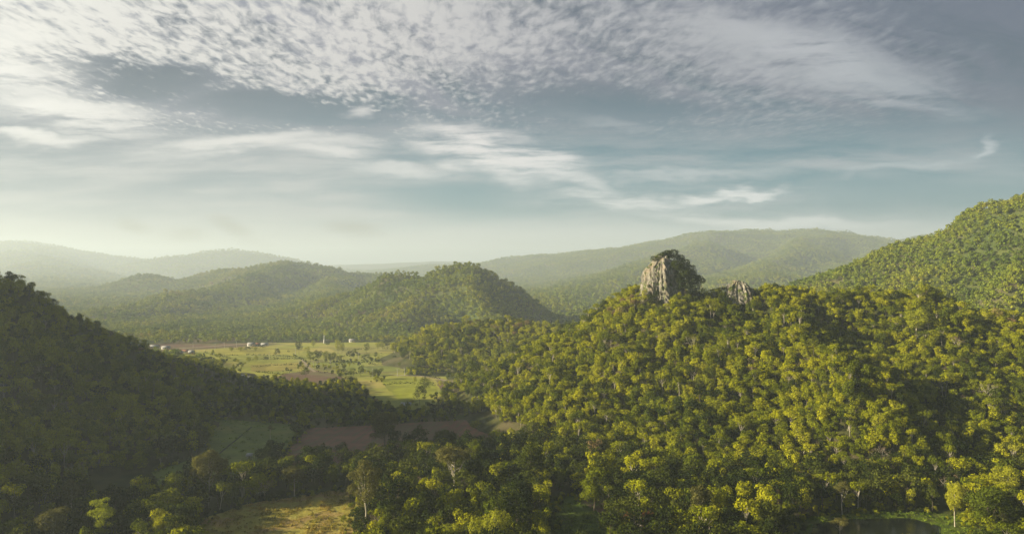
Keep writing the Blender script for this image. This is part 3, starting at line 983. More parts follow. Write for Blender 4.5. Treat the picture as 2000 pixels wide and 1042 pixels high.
form('dry', LEAF_DRY, BARK_PALE, bare=True, seed=317, H=12, depth=4, twig=.4, ntw=500)
form('spire', LEAF_DRY, BARK, seed=318, H=18, Rr=2.0, base=.05, nl=16, lr=.5, card=0.40, n=2240, shape='column')
form('bush', LEAF, BARK, seed=319, H=6, Rr=4.0, base=.03, nl=12, lr=.42, card=0.40, n=2400, shape='round', limbs=3)
form('small', LEAF, BARK, seed=320, H=9, Rr=3.6, base=.10, nl=14, lr=.40, card=0.48, n=1280, shape='round', limbs=5)
form('small_dark', LEAF_DARK, BARK, seed=321, H=9, Rr=3.8, base=.06, nl=14, lr=.42, card=0.48, n=1280, shape='round', limbs=5)
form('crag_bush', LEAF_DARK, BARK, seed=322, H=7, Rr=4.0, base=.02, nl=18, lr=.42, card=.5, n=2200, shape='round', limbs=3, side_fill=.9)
TREES = []
tr = random.Random(5)


def tree(key, loc, scale, label, group=None, sz=None, cat="tree", name=None):
    c, t, H, Rr = FORMS[key]
    e = empty(name or ("bush" if key == 'bush' else "tree"), loc, tr.uniform(0, 6.28), label, cat, group)
    e.scale = (scale, scale, sz or scale)
    link("crown", c, e)
    link("trunk", t, e)
    TREES.append((loc[0], loc[1], Rr * scale))
    return e


def hero(px, by, hpx, wpx, key, label, D=None, **kw):
    """px, photo y of the (often hidden) foot, height and crown width in photo pixels"""
    if D is None:
        X, Y, Z = ray_hit(px, by)
    else:
        X, Y = (px - 1000) / F * D, D
        Z = ground_z(X, Y)
    c, t, H, Rr = FORMS[key]
    sz = hpx / F * Y / H
    if key in ('small', 'small_dark'): sz *= 1.25; wpx *= 1.2
    s = wpx / F * Y / (2 * Rr * 1.15)
    return tree(key, (X, Y, Z - .2), s, label, sz=sz, **kw)


hero(408, 990, 116, 92, 'grand', "great dome-crowned olive tree with pale trunk, tallest on the left of the golden clearing")
hero(342, 1000, 82, 50, 'lime', "sunlit yellow green tree tucked against the left of the great dome-crowned tree")
hero(139, 1032, 97, 52, 'slender', "slender tree with small round crown on a long pale bare trunk, bottom left")
hero(203, 1082, 112, 76, 'feather', "bright yellow green feathery tiered tree in the bottom left corner")
hero(105, 1090, 104, 88, 'olive', "broad olive tree in front of the slender pale trunk, bottom left")
hero(262, 1075, 100, 62, 'dark', "dark rounded tree just right of the feathery yellow green tree")
hero(320, 1080, 90, 70, 'round', "bushy mid green tree at the bottom edge below the great dome-crowned tree")
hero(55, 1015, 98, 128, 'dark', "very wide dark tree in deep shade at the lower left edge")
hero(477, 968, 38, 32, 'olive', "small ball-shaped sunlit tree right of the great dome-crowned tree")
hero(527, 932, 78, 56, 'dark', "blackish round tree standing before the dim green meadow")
hero(575, 972, 66, 58, 'olive', "drooping pale olive tree above the golden clearing")
hero(752, 885, 94, 78, 'tiered', "tall bulky tree rising in front of the ploughed field, left of centre")
hero(712, 1046, 152, 92, 'open', "big open-crowned tree with bare white limbs beside the golden clearing")
hero(868, 888, 54, 62, 'dark', "dark domed tree at the near edge of the ploughed field")
hero(930, 838, 18, 30, 'bush', "lone round bush standing on the ploughed field", cat="bush")
hero(888, 975, 110, 96, 'umbrella', "spreading tree with several pale stems in the middle of the foreground wood")
hero(929, 930, 82, 38, 'column', "narrow upright tree just right of the spreading pale-stemmed tree")
hero(1037, 975, 124, 84, 'dark_b', "large blackish tree with visible boughs below the end of the ploughed field")
hero(1008, 1040, 112, 90, 'dark', "dense dark leafy tree above the bright bamboo clump")
hero(966, 1105, 110, 108, 'bamboo', "brightest yellow green bamboo-like clump at the bottom centre")
hero(744, 1068, 58, 26, 'lime', "little bright lime shrub at the bottom edge beside the white-limbed tree", cat="bush", name="bush")
hero(884, 1100, 78, 52, 'lime', "lime green treetop at the bottom edge left of the bamboo-like clump")
hero(1160, 1000, 104, 56, 'column', "upright tree with pale stem base behind the green clearing")
hero(1248, 1050, 62, 56, 'red', "round leafless tree with reddish twigs at the bottom edge")
hero(1270, 1010, 74, 48, 'dark', "round dark tree directly behind the reddish leafless tree")
hero(1366, 1046, 108, 64, 'olive', "tree with cream-tipped crown above a cluster of grey stems")
hero(1405, 1042, 88, 52, 'round_b', "olive green round tree touching the cream-tipped tree on its right")
hero(1520, 1012, 72, 17, 'spire', "thin brown dried spire-shaped tree before the hill foot")
hero(1478, 1062, 82, 44, 'lime', "bright green column-like tree left of the pond")
hero(1645, 1006, 70, 44, 'slender', "thin-crowned tree with a white trunk standing above the pond")
hero(1640, 1052, 44, 42, 'umbrella', "low spreading sapling on the near side of the pond")
hero(1865, 1030, 92, 46, 'lime', "sunlit lime green tree with two white stems by the pond bank")
hero(1930, 1056, 116, 92, 'round', "bulky yellow green tree in the bottom right corner")
hero(1960, 985, 80, 70, 'lime', "pale lime treetop behind the bulky corner tree")
hero(1930, 742, 50, 36, 'bare', "bare white-trunked tree standing out of the shaded right slope", D=452)
hero(1458, 728, 34, 36, 'dry', "pinkish leafless tree in the middle of the sunlit slope")
hero(1470, 748, 40, 30, 'dry', "greyish twiggy tree just below the pinkish leafless tree")
hero(1790, 662, 62, 62, 'lime', "bright broad tree with two pale stems on the upper right slope")
hero(1350, 690, 40, 26, 'bare', "dead pale snag on the slope below the small boulder")
hero(1870, 690, 40, 30, 'dry', "dry twiggy tree near the top of the shaded right slope")
hero(830, 768, 28, 26, 'small', "lone leafy tree casting shade on the green field by the dirt track")
hero(820, 790, 34, 22, 'small_dark', "dark pointed tree just below the lone leafy field tree")
hero(733, 741, 19, 19, 'small_dark', "dark round tree at the near right corner of the sunlit fields")
hero(384, 884, 58, 42, 'dark', "dark tree at the left corner of the dim green meadow")
hero(528, 858, 30, 18, 'slender', "faint slender tree alone in the dim green meadow")
hero(290, 968, 48, 50, 'dark_b', "umbrella-like dark tree beside the darkest meadow strip")
hero(597, 739, 20, 12, 'small_dark', "dark pollarded tree on the bare brown plot")
hero(925, 752, 40, 34, 'small', "light green tree at the foot of the knoll by the dirt track")

# small trees scattered over the sunlit fields: each by its photo place
field_trees = [(584, 692, 22, 16), (660, 690, 24, 14), (668, 690, 18, 12), (541, 699, 17, 10), (452, 686, 8, 12), (470, 686, 8, 12), (483, 686, 9, 12), (499, 686, 8, 9),
               (606, 708, 20, 18), (622, 708, 22, 18), (636, 706, 18, 16), (650, 706, 16, 14), (684, 702, 16, 14), (693, 690, 9, 9), (716, 690, 18, 12), (716, 704, 12, 16), (734, 696, 8, 8),
               (747, 682, 14, 14), (757, 682, 16, 16), (738, 682, 12, 12), (600, 690, 12, 14), (560, 727, 9, 6), (705, 734, 18, 16), (690, 734, 14, 16), (672, 730, 10, 14), (745, 728, 9, 10), (780, 716, 8, 8),
               (770, 700, 6, 8), (500, 706, 10, 12), (486, 708, 10, 12), (520, 704, 8, 10), (810, 748, 12, 10), (860, 756, 12, 10), (892, 764, 14, 14), (902, 768, 16, 14), (914, 764, 12, 12), (640, 676, 8, 10), (612, 678, 12, 12), (805, 696, 10, 12), (812, 690, 12, 12)]
LAND = {"the tall white house": (491, 672), "the slim white tower": (633, 662), "the white house among trees": (688, 664), "the farmhouse below the knoll": (826, 680),
        "the bare brown plot": (600, 733), "the low shed on the pasture": (784, 706), "the small red brown plot": (890, 755), "the cottages at the field tip": (363, 688)}
USED = {}


def locate(px, py, what, marks, cat_word=""):
    """a label from the nearest landmark, the side of it and the rank on that side"""
    nm = min(marks, key=lambda k: (marks[k][0] - px) ** 2 + (1.6 * (marks[k][1] - py)) ** 2)
    dx, dy = px - marks[nm][0], (py - marks[nm][1]) * 1.6
    side = ("right of" if dx > 0 else "left of") if abs(dx) > abs(dy) else ("below" if dy > 0 else "above")
    return what, side, nm, math.hypot(dx, dy)


def name_all(items, marks):
    """items: (object, px, py, description); ranks those that share a description and a side of one landmark"""
    g = {}
    for o, px, py, what in items:
        w, sd_, nm, dist = locate(px, py, what, marks)
        g.setdefault((w, sd_, nm), []).append((dist, o))
    rank = ["nearest", "second nearest", "third nearest", "fourth nearest", "fifth nearest", "sixth nearest", "seventh nearest", "eighth nearest", "ninth nearest", "tenth nearest",
            "eleventh nearest", "twelfth nearest", "thirteenth nearest", "fourteenth nearest", "fifteenth nearest", "sixteenth nearest", "seventeenth nearest", "eighteenth nearest"]
    for (w, sd_, nm), l in g.items():
        l.sort(key=lambda t: t[0])
        for i, (d, o) in enumerate(l):
            o["label"] = ("%s %s %s" % (w, sd_, nm)) if len(l) == 1 else ("%s, %s %s %s" % (w, rank[min(i, 17)], sd_, nm))


fi = []
for i, (px, by, h, w) in enumerate(field_trees):
    k = 'small' if i % 3 else 'small_dark'
    o = hero(px, by, h, w, k, "x", group="small trees scattered over the sunlit fields")
    fi.append((o, px, by - h / 2, ("taller " if h >= 16 else "tiny " if h < 10 else "small ") + ("green" if i % 3 else "dark") + " field tree"))
name_all(fi, LAND)

# the crag's own vegetation
cr_spots = [(1279, 507, 600, 12), (1288, 503, 600, 14), (1297, 501, 604, 16), (1306, 499, 606, 18), (1316, 499, 606, 20), (1326, 508, 608, 18), (1335, 518, 606, 20), (1345, 529, 606, 20), (1355, 540, 606, 20), (1363, 549, 604, 20),
            (1318, 520, 592, 18), (1330, 524, 592, 22), (1340, 536, 590, 24), (1352, 548, 592, 24), (1326, 545, 588, 20), (1338, 560, 586, 24), (1354, 566, 590, 24),
            (1296, 545, 588, 9), (1284, 572, 588, 10), (1303, 566, 588, 11), (1268, 560, 592, 8), (1290, 592, 586, 12), (1262, 590, 590, 11)]
NEED_ROCK_VEG = cr_spots

# nearest trees of the wood and slopes as individuals
near = [("wood", *p) for p in WOOD] + [("main", *p) for p in ALL['main']] + [("left", *p) for p in ALL['left']]


def clear(x, y, k=.62):
    return all((x - a) ** 2 + (y - b) ** 2 > (r * k) ** 2 for a, b, r in TREES)


near = [n for n in near if abs(n[1] / n[2]) < .74]
near.sort(key=lambda n: n[2] + (60 if n[0] == 'left' else 0))
LOOK = {'round': "leafy rounded tree", 'dark': "dark crowned tree", 'column': "narrow upright tree", 'umbrella': "flat-topped pale-stemmed tree", 'olive': "olive brown tree", 'lime': "lime green tree"}
MARKS = {"the great dome-crowned tree": (408, 925), "the slender pale tree": (139, 955), "the feathery yellow green tree": (203, 1020), "the very wide dark tree": (55, 960),
         "the little ball-shaped tree": (477, 945), "the tall bulky tree": (752, 840), "the open-crowned white-limbed tree": (712, 955), "the spreading pale-stemmed tree": (888, 920),
         "the bamboo clump": (966, 1025), "the dense dark leafy tree": (1008, 985), "the large blackish tree": (1037, 910), "the green clearing": (1120, 1000), "the upright pale-based tree": (1160, 945),
         "the reddish leafless tree": (1248, 1015), "the cream-tipped tree": (1370, 985), "the thin brown spire": (1520, 975), "the column-like tree by the pond": (1478, 1015),
         "the pond": (1710, 1015), "the white-trunked tree above the pond": (1645, 970), "the two-stemmed lime tree": (1865, 975), "the bulky corner tree": (1930, 1000),
         "the golden clearing": (560, 1000), "the ploughed field": (850, 850), "the end of the ploughed field": (1010, 860), "the dim green meadow": (500, 860), "the darkest meadow strip": (230, 955),
         "the brown soil edge": (1150, 975)}
ni = []
GR = {'wood': "trees of the foreground wood", 'main': "trees along the foot of the crag hill", 'left': "trees along the foot of the shaded left hill"}
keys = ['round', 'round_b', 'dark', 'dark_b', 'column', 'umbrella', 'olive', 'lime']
kw_wood = [.06, .05, .34, .31, .04, .05, .13, .02]  # mostly dark leaves: the wood's shade is put into its colour
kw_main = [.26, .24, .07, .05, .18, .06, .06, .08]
taken = set()
count = 0
for n in near:
    where, x, y, z = n
    if count >= 300 - 25 - 47 - 40 - 26: break
    if not clear(x, y): taken.add((x, y)); continue
    key = tr.choices(keys, kw_main if where == 'main' else kw_wood)[0]
    H, Rr = FORMS[key][2], FORMS[key][3]
    s = tr.uniform(.5, .95) * (0.72 if where == 'main' else 0.9)
    o = tree(key, (x, y, z - .2), s, "x", GR[where], sz=s * tr.uniform(.85, 1.1))
    ni.append((o, 1000 + x / y * F, 521 - (z + H * s * .6 - CAMZ) / y * F, ("small " if s < .66 else "tall " if s > .78 else "") + LOOK[key.replace('_b', '')]))
    TREES[-1] = (x, y, Rr * s * .9)
    taken.add((x, y)); count += 1
name_all(ni, MARKS)


def rest(P, k=.5):
    m = np.array([(float(a), float(b)) not in taken for a, b, _ in P])
    P = P[m]
    for a, b, r in TREES:
        P = P[((P[:, 0] - a) ** 2 + (P[:, 1] - b) ** 2) > (r * k) ** 2]
    return P


def sizes(n, lo, hi, rng):
    s = rng.uniform(lo, hi, n)[:, None] * np.ones((1, 3))
    s[:, 2] *= rng.uniform(.8, 1.25, n)
    return s


def plant(P, coll, w, lo, hi, label, cat="forest", name="forest", shrink=None):
    n = len(P)
    P = P.copy(); P[:, 2] -= .3
    S = sizes(n, lo, hi, RG)
    if shrink is not None: S *= shrink[:, None]
    forest(name, P, S, RG.choice(len(w), n, p=w), coll, label, cat)


FW = np.ones(6) / 6; SW = np.ones(5) / 5
plant(rest(ALL['main']), HILL_LIB, HW, .40, .92, "dense sunlit yellow green forest clothing the crag hill above its lowest trees")
PL = rest(ALL['left'])
plant(PL, HILL_LIB, HW, .62, 1.05, "dense shaded dark forest clothing the left hill", shrink=np.where(PL[:, 1] > 520, np.clip(1 - (PL[:, 1] - 520) / 200, .42, 1), 1.0))
HWD = np.array([.04] * 5 + [.05] * 3 + [.03] * 2 + [.28] * 2 + [.004] + [.02]); HWD /= HWD.sum()  # dark-leaved forms weighted up, shade of the wood as leaf colour
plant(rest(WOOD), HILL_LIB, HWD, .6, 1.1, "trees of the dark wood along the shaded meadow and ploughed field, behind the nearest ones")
plant(ALL['knob'], HILL_LIB, HW, .55, .95, "forest covering the low rounded knoll beside the bright fields")
plant(ALL['right'], FAR_LIB, FW, .6, 1.15, "forest covering the long hillside that rises to the top right edge")
plant(ALL['mountain'], FAR_LIB, FW, 1.2, 2.1, "hazy forest covering the broad mountain behind the crag")
plant(ALL['pyramid'], FAR_LIB, FW, .75, 1.2, "forest covering the pointed hill in the middle distance")
plant(ALL['range'], FAR_LIB, FW, .95, 1.65, "hazy forest covering the low range left of the pointed hill")
plant(ALL['mount_left'], FAR_LIB, FW, 1.5, 3.0, "faint forest covering the pale mountain at the far left")
plant(rest(SCR), SCRUB_LIB, SW, .45, 1.0, "shaded scrub woodland filling the valley between the left hill and ploughed field", "scrub", "scrub")
plant(BELT2, FAR_LIB, FW, 1.2, 2.2, "faint woodland on the flat land between the far hills", "woodland")
plant(BELT, FAR_LIB, FW, .6, 1.2, "belt of hazy trees along the far edge of the sunlit fields", "woodland")

# low bushes and scrub between the parcels
pts = []
for pl, dn in (([(575, 722), (600, 698), (740, 694), (745, 706), (670, 722)], .35), ([(640, 728), (700, 722), (760, 732), (745, 748), (680, 744)], .6), ([(480, 738), (520, 733), (560, 742), (540, 750)], .7),
               ([(790, 722), (800, 700), (845, 690), (850, 715)], .4), ([(360, 694), (420, 690), (480, 712), (470, 728), (420, 708)], .45), ([(790, 792), (850, 772), (960, 775), (965, 812), (880, 812)], .5),
               ([(760, 728), (790, 722), (870, 732), (860, 738), (800, 734)], .3)):
    P = np.array([gpt(*q) for q in pl]); x0, y0 = P.min(0); x1, y1 = P.max(0)
    x, y = jitter_grid(x0, x1, y0, y1, 5.5, RG)
    m = in_poly(x, y, P) & (RG.random(len(x)) < dn) & (vnoise(x / 14, y / 14, 12) > .35)
    z, who = owner(x, y); m &= who == -1
    pts.append(np.column_stack([x[m], y[m], 0 * x[m]]))
plant(np.concatenate(pts), SCRUB_LIB, SW, .3, .85, "low bushes and scrub growing between the sunlit field parcels", "scrub", "scrub")

# ragged undergrowth along the edges of the near clearings and fields
pts = []
for pi in (4, 5, 6, 8, 9, 10, 11):
    P = FIELD_POLYS[pi]; n = len(P)
    for i in range(n):
        a, b = P[i], P[(i + 1) % n]
        L = float(np.hypot(*(b - a)))
        k = int(L * (1.1 if pi in (9, 10, 11) else .45))
        t = RG.random((k, 1))
        q = a + (b - a) * t + RG.normal(0, 2.6 if pi in (9, 10, 11) else 1.6, (k, 2))
        q = q[(vnoise(q[:, 0] / 9, q[:, 1] / 9, 4) > .3) & (q[:, 1] > 225) & (np.abs(q[:, 0] / q[:, 1]) < .85)]
        pts.append(np.column_stack([q, 0 * q[:, 0]]))
pts = np.concatenate(pts)
z, who = owner(pts[:, 0], pts[:, 1])
pts = pts[(who == -1) & ~in_poly(pts[:, 0], pts[:, 1], POND)]
plant(pts, SCRUB_LIB, SW, .18, .55, "ragged undergrowth along the edges of the near clearings, meadows and ploughed field", "undergrowth", "undergrowth")

# ------------------------------------------------------------------ the crag
def mat_rock():
    m, N, out = new_mat("limestone")
    tc = N.n('ShaderNodeTexCoord'); co = tc.outputs['Object']
    mp = N.n('ShaderNodeMapping'); m.node_tree.links.new(co, mp.inputs[0]); mp.inputs['Scale'].default_value = (1, 1, .28)
    s1 = N.noise(mp.outputs[0], .42, 6.0, .62, .6)
    s2 = N.noise(mp.outputs[0], 1.3, 5.0, .6, .3)
    col = N.mix(N.ramp01(s1, .36, .62), (.15, .14, .12), (.37, .34, .28))
    col = N.mix(N.ramp01(s2, .48, .62), col, (.13, .12, .10))
    warm = N.ramp01(N.noise(co, .12, 3.0, .5), .5, .65)
    col = N.mix(N.mul(warm, .5), col, (.34, .26, .17))
    moss = N.ramp01(N.noise(co, .20, 6.0, .7, .8), .51, .60)
    col = N.mix(moss, col, (.085, .11, .02))
    p = N.n('ShaderNodeBsdfPrincipled'); N.put(p.inputs['Base Color'], col)
    p.inputs['Roughness'].default_value = .95; p.inputs['Specular IOR Level'].default_value = .1
    b = N.n('ShaderNodeBump'); b.inputs['Distance'].default_value = 1.0; b.inputs['Strength'].default_value = .9
    N.put(b.inputs['Height'], N.add(s1, N.mul(s2, .5)))
    m.node_tree.links.new(b.outputs[0], p.inputs['Normal'])
    m.node_tree.links.new(p.outputs[0], out.inputs[0])
    return m


M_ROCK = mat_rock()


def crag(name, base, rx, ry, H, seed, label, topfun, cat="rock", taper=.55):
    rng = np.random.default_rng(seed)
    nt, nz = 150, 90
    th = np.linspace(0, 2 * np.pi, nt, endpoint=False)
    V = []
    for j in range(nz + 1):
        f = j / nz
        for i, t in enumerate(th):
            c, s = math.cos(t), math.sin(t)
            ang = t * 3.2
            # upright buttresses and clefts
            flute = vnoise(np.array([c * 2.6 + 9 + f * .5]), np.array([s * 2.6 + 9]), seed)[0] - .5
            fine = vnoise(np.array([c * 8 + 40 + f * 1.2]), np.array([s * 8 + 40 + f * .8]), seed + 3)[0] - .5
            ledge = vnoise(np.array([f * 7]), np.array([t * 1.1]), seed + 7)[0] - .5
            tiny = vnoise(np.array([f * 26 + c * 12]), np.array([s * 22 + 3]), seed + 9)[0] - .5
            crack = max(0.0, 1 - abs(vnoise(np.array([c * 5 + 70 + f * 2.4]), np.array([s * 5 + 70]), seed + 13)[0] - .5) * 14)
            prof = (1.18 - taper * f ** 1.1) * (1 - max(0, f - .82) * 2.6)
            k = prof * (1 + .55 * flute + .34 * fine + .22 * ledge + .16 * tiny - .17 * crack)
            z = f * H * topfun(c * k, s * k) * (1 + .10 * (vnoise(np.array([c * 3 + 5]), np.array([s * 3 + 5]), seed + 21)[0] - .5))
            V.append((rx * k * c - f * 0.5, ry * k * s, z + tiny * 1.2))
    V.append((0, 0, H * topfun(0, 0) * 1.0))
    Fq = []
    for j in range(nz):
        for i in range(nt):
            i2 = (i + 1) % nt
            Fq.append((j * nt + i, j * nt + i2, (j + 1) * nt + i2, (j + 1) * nt + i))
    Ft = [(nz * nt + i, nz * nt + (i + 1) % nt, (nz + 1) * nt) for i in range(nt)]
    me = mesh_np(name, V, [np.array(Fq), np.array(Ft)], [M_ROCK], smooth=False)
    o = link(name, me, loc=base)
    return tag(o, label, cat)


rb = (ROCK[0] - 3.0, ROCK[1] - 4, 61.0)
crag("limestone_crag", rb, 15.5, 16, 58, 4, "tall pale fluted limestone crag crowned with bushes on the hill crest",
     lambda a, b: 1.0 - .15 * max(0, a) - .06 * max(0, -a), "crag", taper=.40)
rb2 = (ROCK2[0] - 1, ROCK2[1] - 4, 80.5)
crag("boulder", rb2, 9.5, 7.0, 18, 31, "smaller pale limestone boulder on the crest right of the tall crag", lambda a, b: 1 - .25 * max(0, a), taper=.30)
ORD = ["leftmost", "second", "third", "fourth", "fifth", "sixth", "seventh", "eighth", "ninth", "tenth", "eleventh", "twelfth"]
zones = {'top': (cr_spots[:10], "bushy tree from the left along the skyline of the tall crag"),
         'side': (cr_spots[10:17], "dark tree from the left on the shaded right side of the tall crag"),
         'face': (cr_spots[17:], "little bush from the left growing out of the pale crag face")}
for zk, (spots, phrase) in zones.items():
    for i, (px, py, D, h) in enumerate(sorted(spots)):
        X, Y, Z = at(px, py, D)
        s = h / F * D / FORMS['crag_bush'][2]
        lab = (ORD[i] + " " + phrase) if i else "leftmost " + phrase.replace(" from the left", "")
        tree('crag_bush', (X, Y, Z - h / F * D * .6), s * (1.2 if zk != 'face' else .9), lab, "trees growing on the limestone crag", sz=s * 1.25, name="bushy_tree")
for i, (px, py) in enumerate(((1440, 556), (1452, 556), (1464, 560))):
    X, Y, Z = at(px, py + 12, 594)
    tree('crag_bush', (X, Y, Z - 3.0), .9, ["leftmost bushy tree on top of the smaller boulder", "middle bushy tree on top of the smaller boulder", "rightmost bushy tree beside the smaller boulder"][i],
         "trees growing on the smaller boulder")

# ------------------------------------------------------------------ buildings and poles
M_WALL = mat_noise("white_wall", (.60, .58, .54), (.48, .47, .43), .3)
M_WALL2 = mat_noise("grey_wall", (.45, .43, .38), (.36, .34, .30), .3)
M_TIN = mat_noise("tin_roof", (.36, .36, .35), (.22, .20, .18), .4, rough=.5, spec=.4)
M_TILE = mat_noise("tile_roof", (.30, .16, .10), (.22, .12, .08), .4)
M_GLASS = mat_noise("window_glass", (.05, .06, .07), (.03, .04, .05), .5, rough=.2, spec=.5)
M_POLE = mat_noise("concrete_pole", (.55, .52, .46), (.42, .40, .36), .5)


def boxes(bl):
    V, Fq = [], []
    for (x0, x1, y0, y1, z0, z1) in bl:
        o = len(V)
        V += [(x0, y0, z0), (x1, y0, z0), (x1, y1, z0), (x0, y1, z0), (x0, y0, z1), (x1, y0, z1), (x1, y1, z1), (x0, y1, z1)]
        Fq += [tuple(o + i for i in f) for f in ((0, 3, 2, 1), (4, 5, 6, 7), (0, 1, 5, 4), (1, 2, 6, 5), (2, 3, 7, 6), (3, 0, 4, 7))]
    return np.array(V, float), np.array(Fq)


def house(px, py, wpx, hpx, label, roof=None, wall=None, d=6.0, rz=0.0, name="house", cat="house", nwin=3, open_side=False):
    X, Y = gpt(px, py)
    w = wpx / F * Y; h = max(2.4, hpx / F * Y * .62)
    e = empty(name, (X, Y, 0), rz, label, cat)
    V, Fq = boxes([(-w / 2, w / 2, -d / 2, d / 2, 0, h)])
    if open_side:
        V, Fq = boxes([(a - .12, a + .12, b - .12, b + .12, 0, h) for a in (-w / 2 + .3, w / 2 - .3) for b in (-d / 2 + .3, d / 2 - .3)])
        link("post", mesh_np("post", V, [Fq], [M_POLE]), e)
    else:
        # gable walls closed up to the roof
        g = [(-w / 2, -d / 2, h), (w / 2, -d / 2, h), (w / 2, d / 2, h), (-w / 2, d / 2, h), (-w / 2, 0, h + d * .28), (w / 2, 0, h + d * .28)]
        o = len(V); V = np.concatenate([V, np.array(g)])
        Ft = np.array([(o + 0, o + 3, o + 4), (o + 1, o + 5, o + 2)])
        link("wall", mesh_np("wall", V, [Fq, Ft], [wall or M_WALL]), e)
        for i in range(nwin):
            cx = -w / 2 + w * (i + 1) / (nwin + 1.6)
            V, Fq = boxes([(cx - w * .05, cx + w * .05, -d / 2 - .06, -d / 2 + .02, h * .42, h * .8)])
            link("window", mesh_np("window", V, [Fq], [M_GLASS]), e)
        V, Fq = boxes([(w * .32, w * .32 + 1.0, -d / 2 - .07, -d / 2 + .02, 0.02, min(2.1, h * .9))])
        link("door", mesh_np("door", V, [Fq], [M_TILE]), e)
    r = .5; t = .16; hr = h + d * .28 + .15
    k = (hr - h) / (d / 2)
    za = h - k * r + .12
    V = np.array([(-w / 2 - r, -d / 2 - r, za), (w / 2 + r, -d / 2 - r, za), (w / 2 + r, 0, hr + .05), (-w / 2 - r, 0, hr + .05), (-w / 2 - r, d / 2 + r, za), (w / 2 + r, d / 2 + r, za)])
    V2 = V + np.array([0, 0, t])
    VV = np.concatenate([V, V2])
    Fq = np.array([(0, 3, 2, 1), (3, 4, 5, 2), (6, 7, 8, 9), (9, 8, 11, 10), (0, 1, 7, 6), (4, 10, 11, 5), (1, 2, 8, 7), (2, 5, 11, 8), (0, 6, 9, 3), (3, 9, 10, 4)])
    link("roof", mesh_np("roof", VV, [Fq], [roof or M_TIN]), e)
    return e


house(491, 676, 13, 8, "tall white house at the far edge of the sunlit fields, before the tree belt", nwin=3)
house(503, 675, 10, 5, "low cream building joined to the right of the tall white house", roof=M_TILE, nwin=2)
house(517, 675, 12, 5, "long low white shed right of the cream building", nwin=3)
house(688, 668, 11, 7, "white house among trees at the back of the fields, right of the white tower", nwin=2)
house(815, 668, 9, 6, "small white house at the far right end of the sunlit fields", nwin=2)
house(826, 684, 15, 8, "brown-roofed farmhouse at the left foot of the knoll", roof=M_TILE, wall=M_WALL2, nwin=2)
house(784, 708, 13, 4, "low white roofed shed on the pasture left of the knoll", nwin=1)
house(300, 679, 20, 5, "long grey village building behind the shaded hill", wall=M_WALL2, nwin=3)
house(324, 681, 14, 5, "short pale village building right of the long grey one", nwin=2)
house(352, 691, 10, 6, "white cottage at the left tip of the sunlit fields", nwin=2)
house(363, 689, 12, 6, "pale cottage with red roof at the left tip of the sunlit fields", roof=M_TILE, nwin=2)
house(374, 690, 9, 5, "smallest grey hut at the left tip of the sunlit fields", wall=M_WALL2, nwin=1)
house(474, 739, 6, 6, "tiny white hut at the wooded end of the shaded hill", nwin=1, d=4)
house(488, 742, 10, 6, "white shed with dark front at the wooded end of the shaded hill", nwin=2, d=4)
house(793, 795, 18, 8, "open-sided field shelter with flat grey roof in the scrub", open_side=True, name="shelter", cat="shelter", d=5)
house(488, 896, 9, 8, "little white peaked shelter in the dark trees before the green meadow", open_side=True, name="shelter", cat="shelter", d=3)
house(1192 + 2, 632 + 32, 6, 4, "tiny white building at the foot of the broad mountain", nwin=1)

# white tower
X, Y = gpt(633, 670)
e = empty("tower", (X, Y, 0), 0, "slim white tower rising from the tree belt behind the fields", "tower")
Vt, Ft_ = tube([(0, 0, 0), (0, 0, 4), (0, 0, 6), (0, 0, 10)], [1.3, 1.2, .6, .35], 10)
link("shaft", mesh_np("shaft", Vt, [Ft_], [M_WALL]), e)
Vt, Ft_ = tube([(0, 0, 10), (0, 0, 10.8), (0, 0, 12.5)], [.6, .5, .05], 10)
link("spire", mesh_np("spire", Vt, [Ft_], [M_WALL]), e)

pole_spots = [(377, 679), (420, 681), (438, 679), (462, 677), (541, 690), (526, 699), (577, 692), (620, 720), (612, 719), (645, 716), (584, 716), (700, 700), (728, 735), (776, 735), (790, 733)]
Vt, Ft_ = tube([(0, 0, -.5), (0, 0, 4), (0, 0, 8)], [.22, .18, .14], 6)
pole_me = mesh_np("pole_shaft", Vt, [Ft_], [M_POLE])
Vb, Fb = boxes([(-1.1, 1.1, -.08, .08, 7.0, 7.2)])
arm_me = mesh_np("crossarm", Vb, [Fb], [M_POLE])
POLES = []
for px, py in pole_spots:
    X, Y = gpt(px, py)
    e = empty("utility_pole", (X, Y, 0), tr.uniform(-.4, .4), "x", "pole", "poles standing across the sunlit fields")
    POLES.append((e, px, py - 4, "thin pale pole with crossarm"))
    link("shaft", pole_me, e); link("crossarm", arm_me, e)

name_all(POLES, LAND)

# grass tufts in the near clearings
def tuft(seed, mat, h, n):
    rng = np.random.default_rng(seed)
    P = np.column_stack([rng.normal(0, .55, n), rng.normal(0, .55, n), rng.uniform(.05, h, n)])
    d = sphere_dirs(rng, n); d[:, 2] *= .4; d /= np.linalg.norm(d, axis=1)[:, None]
    V, Fc = cards(P, d, h * .7, rng)
    return bpy.data.objects.new("tuft", mesh_np("tuft", V, [Fc], [mat]))


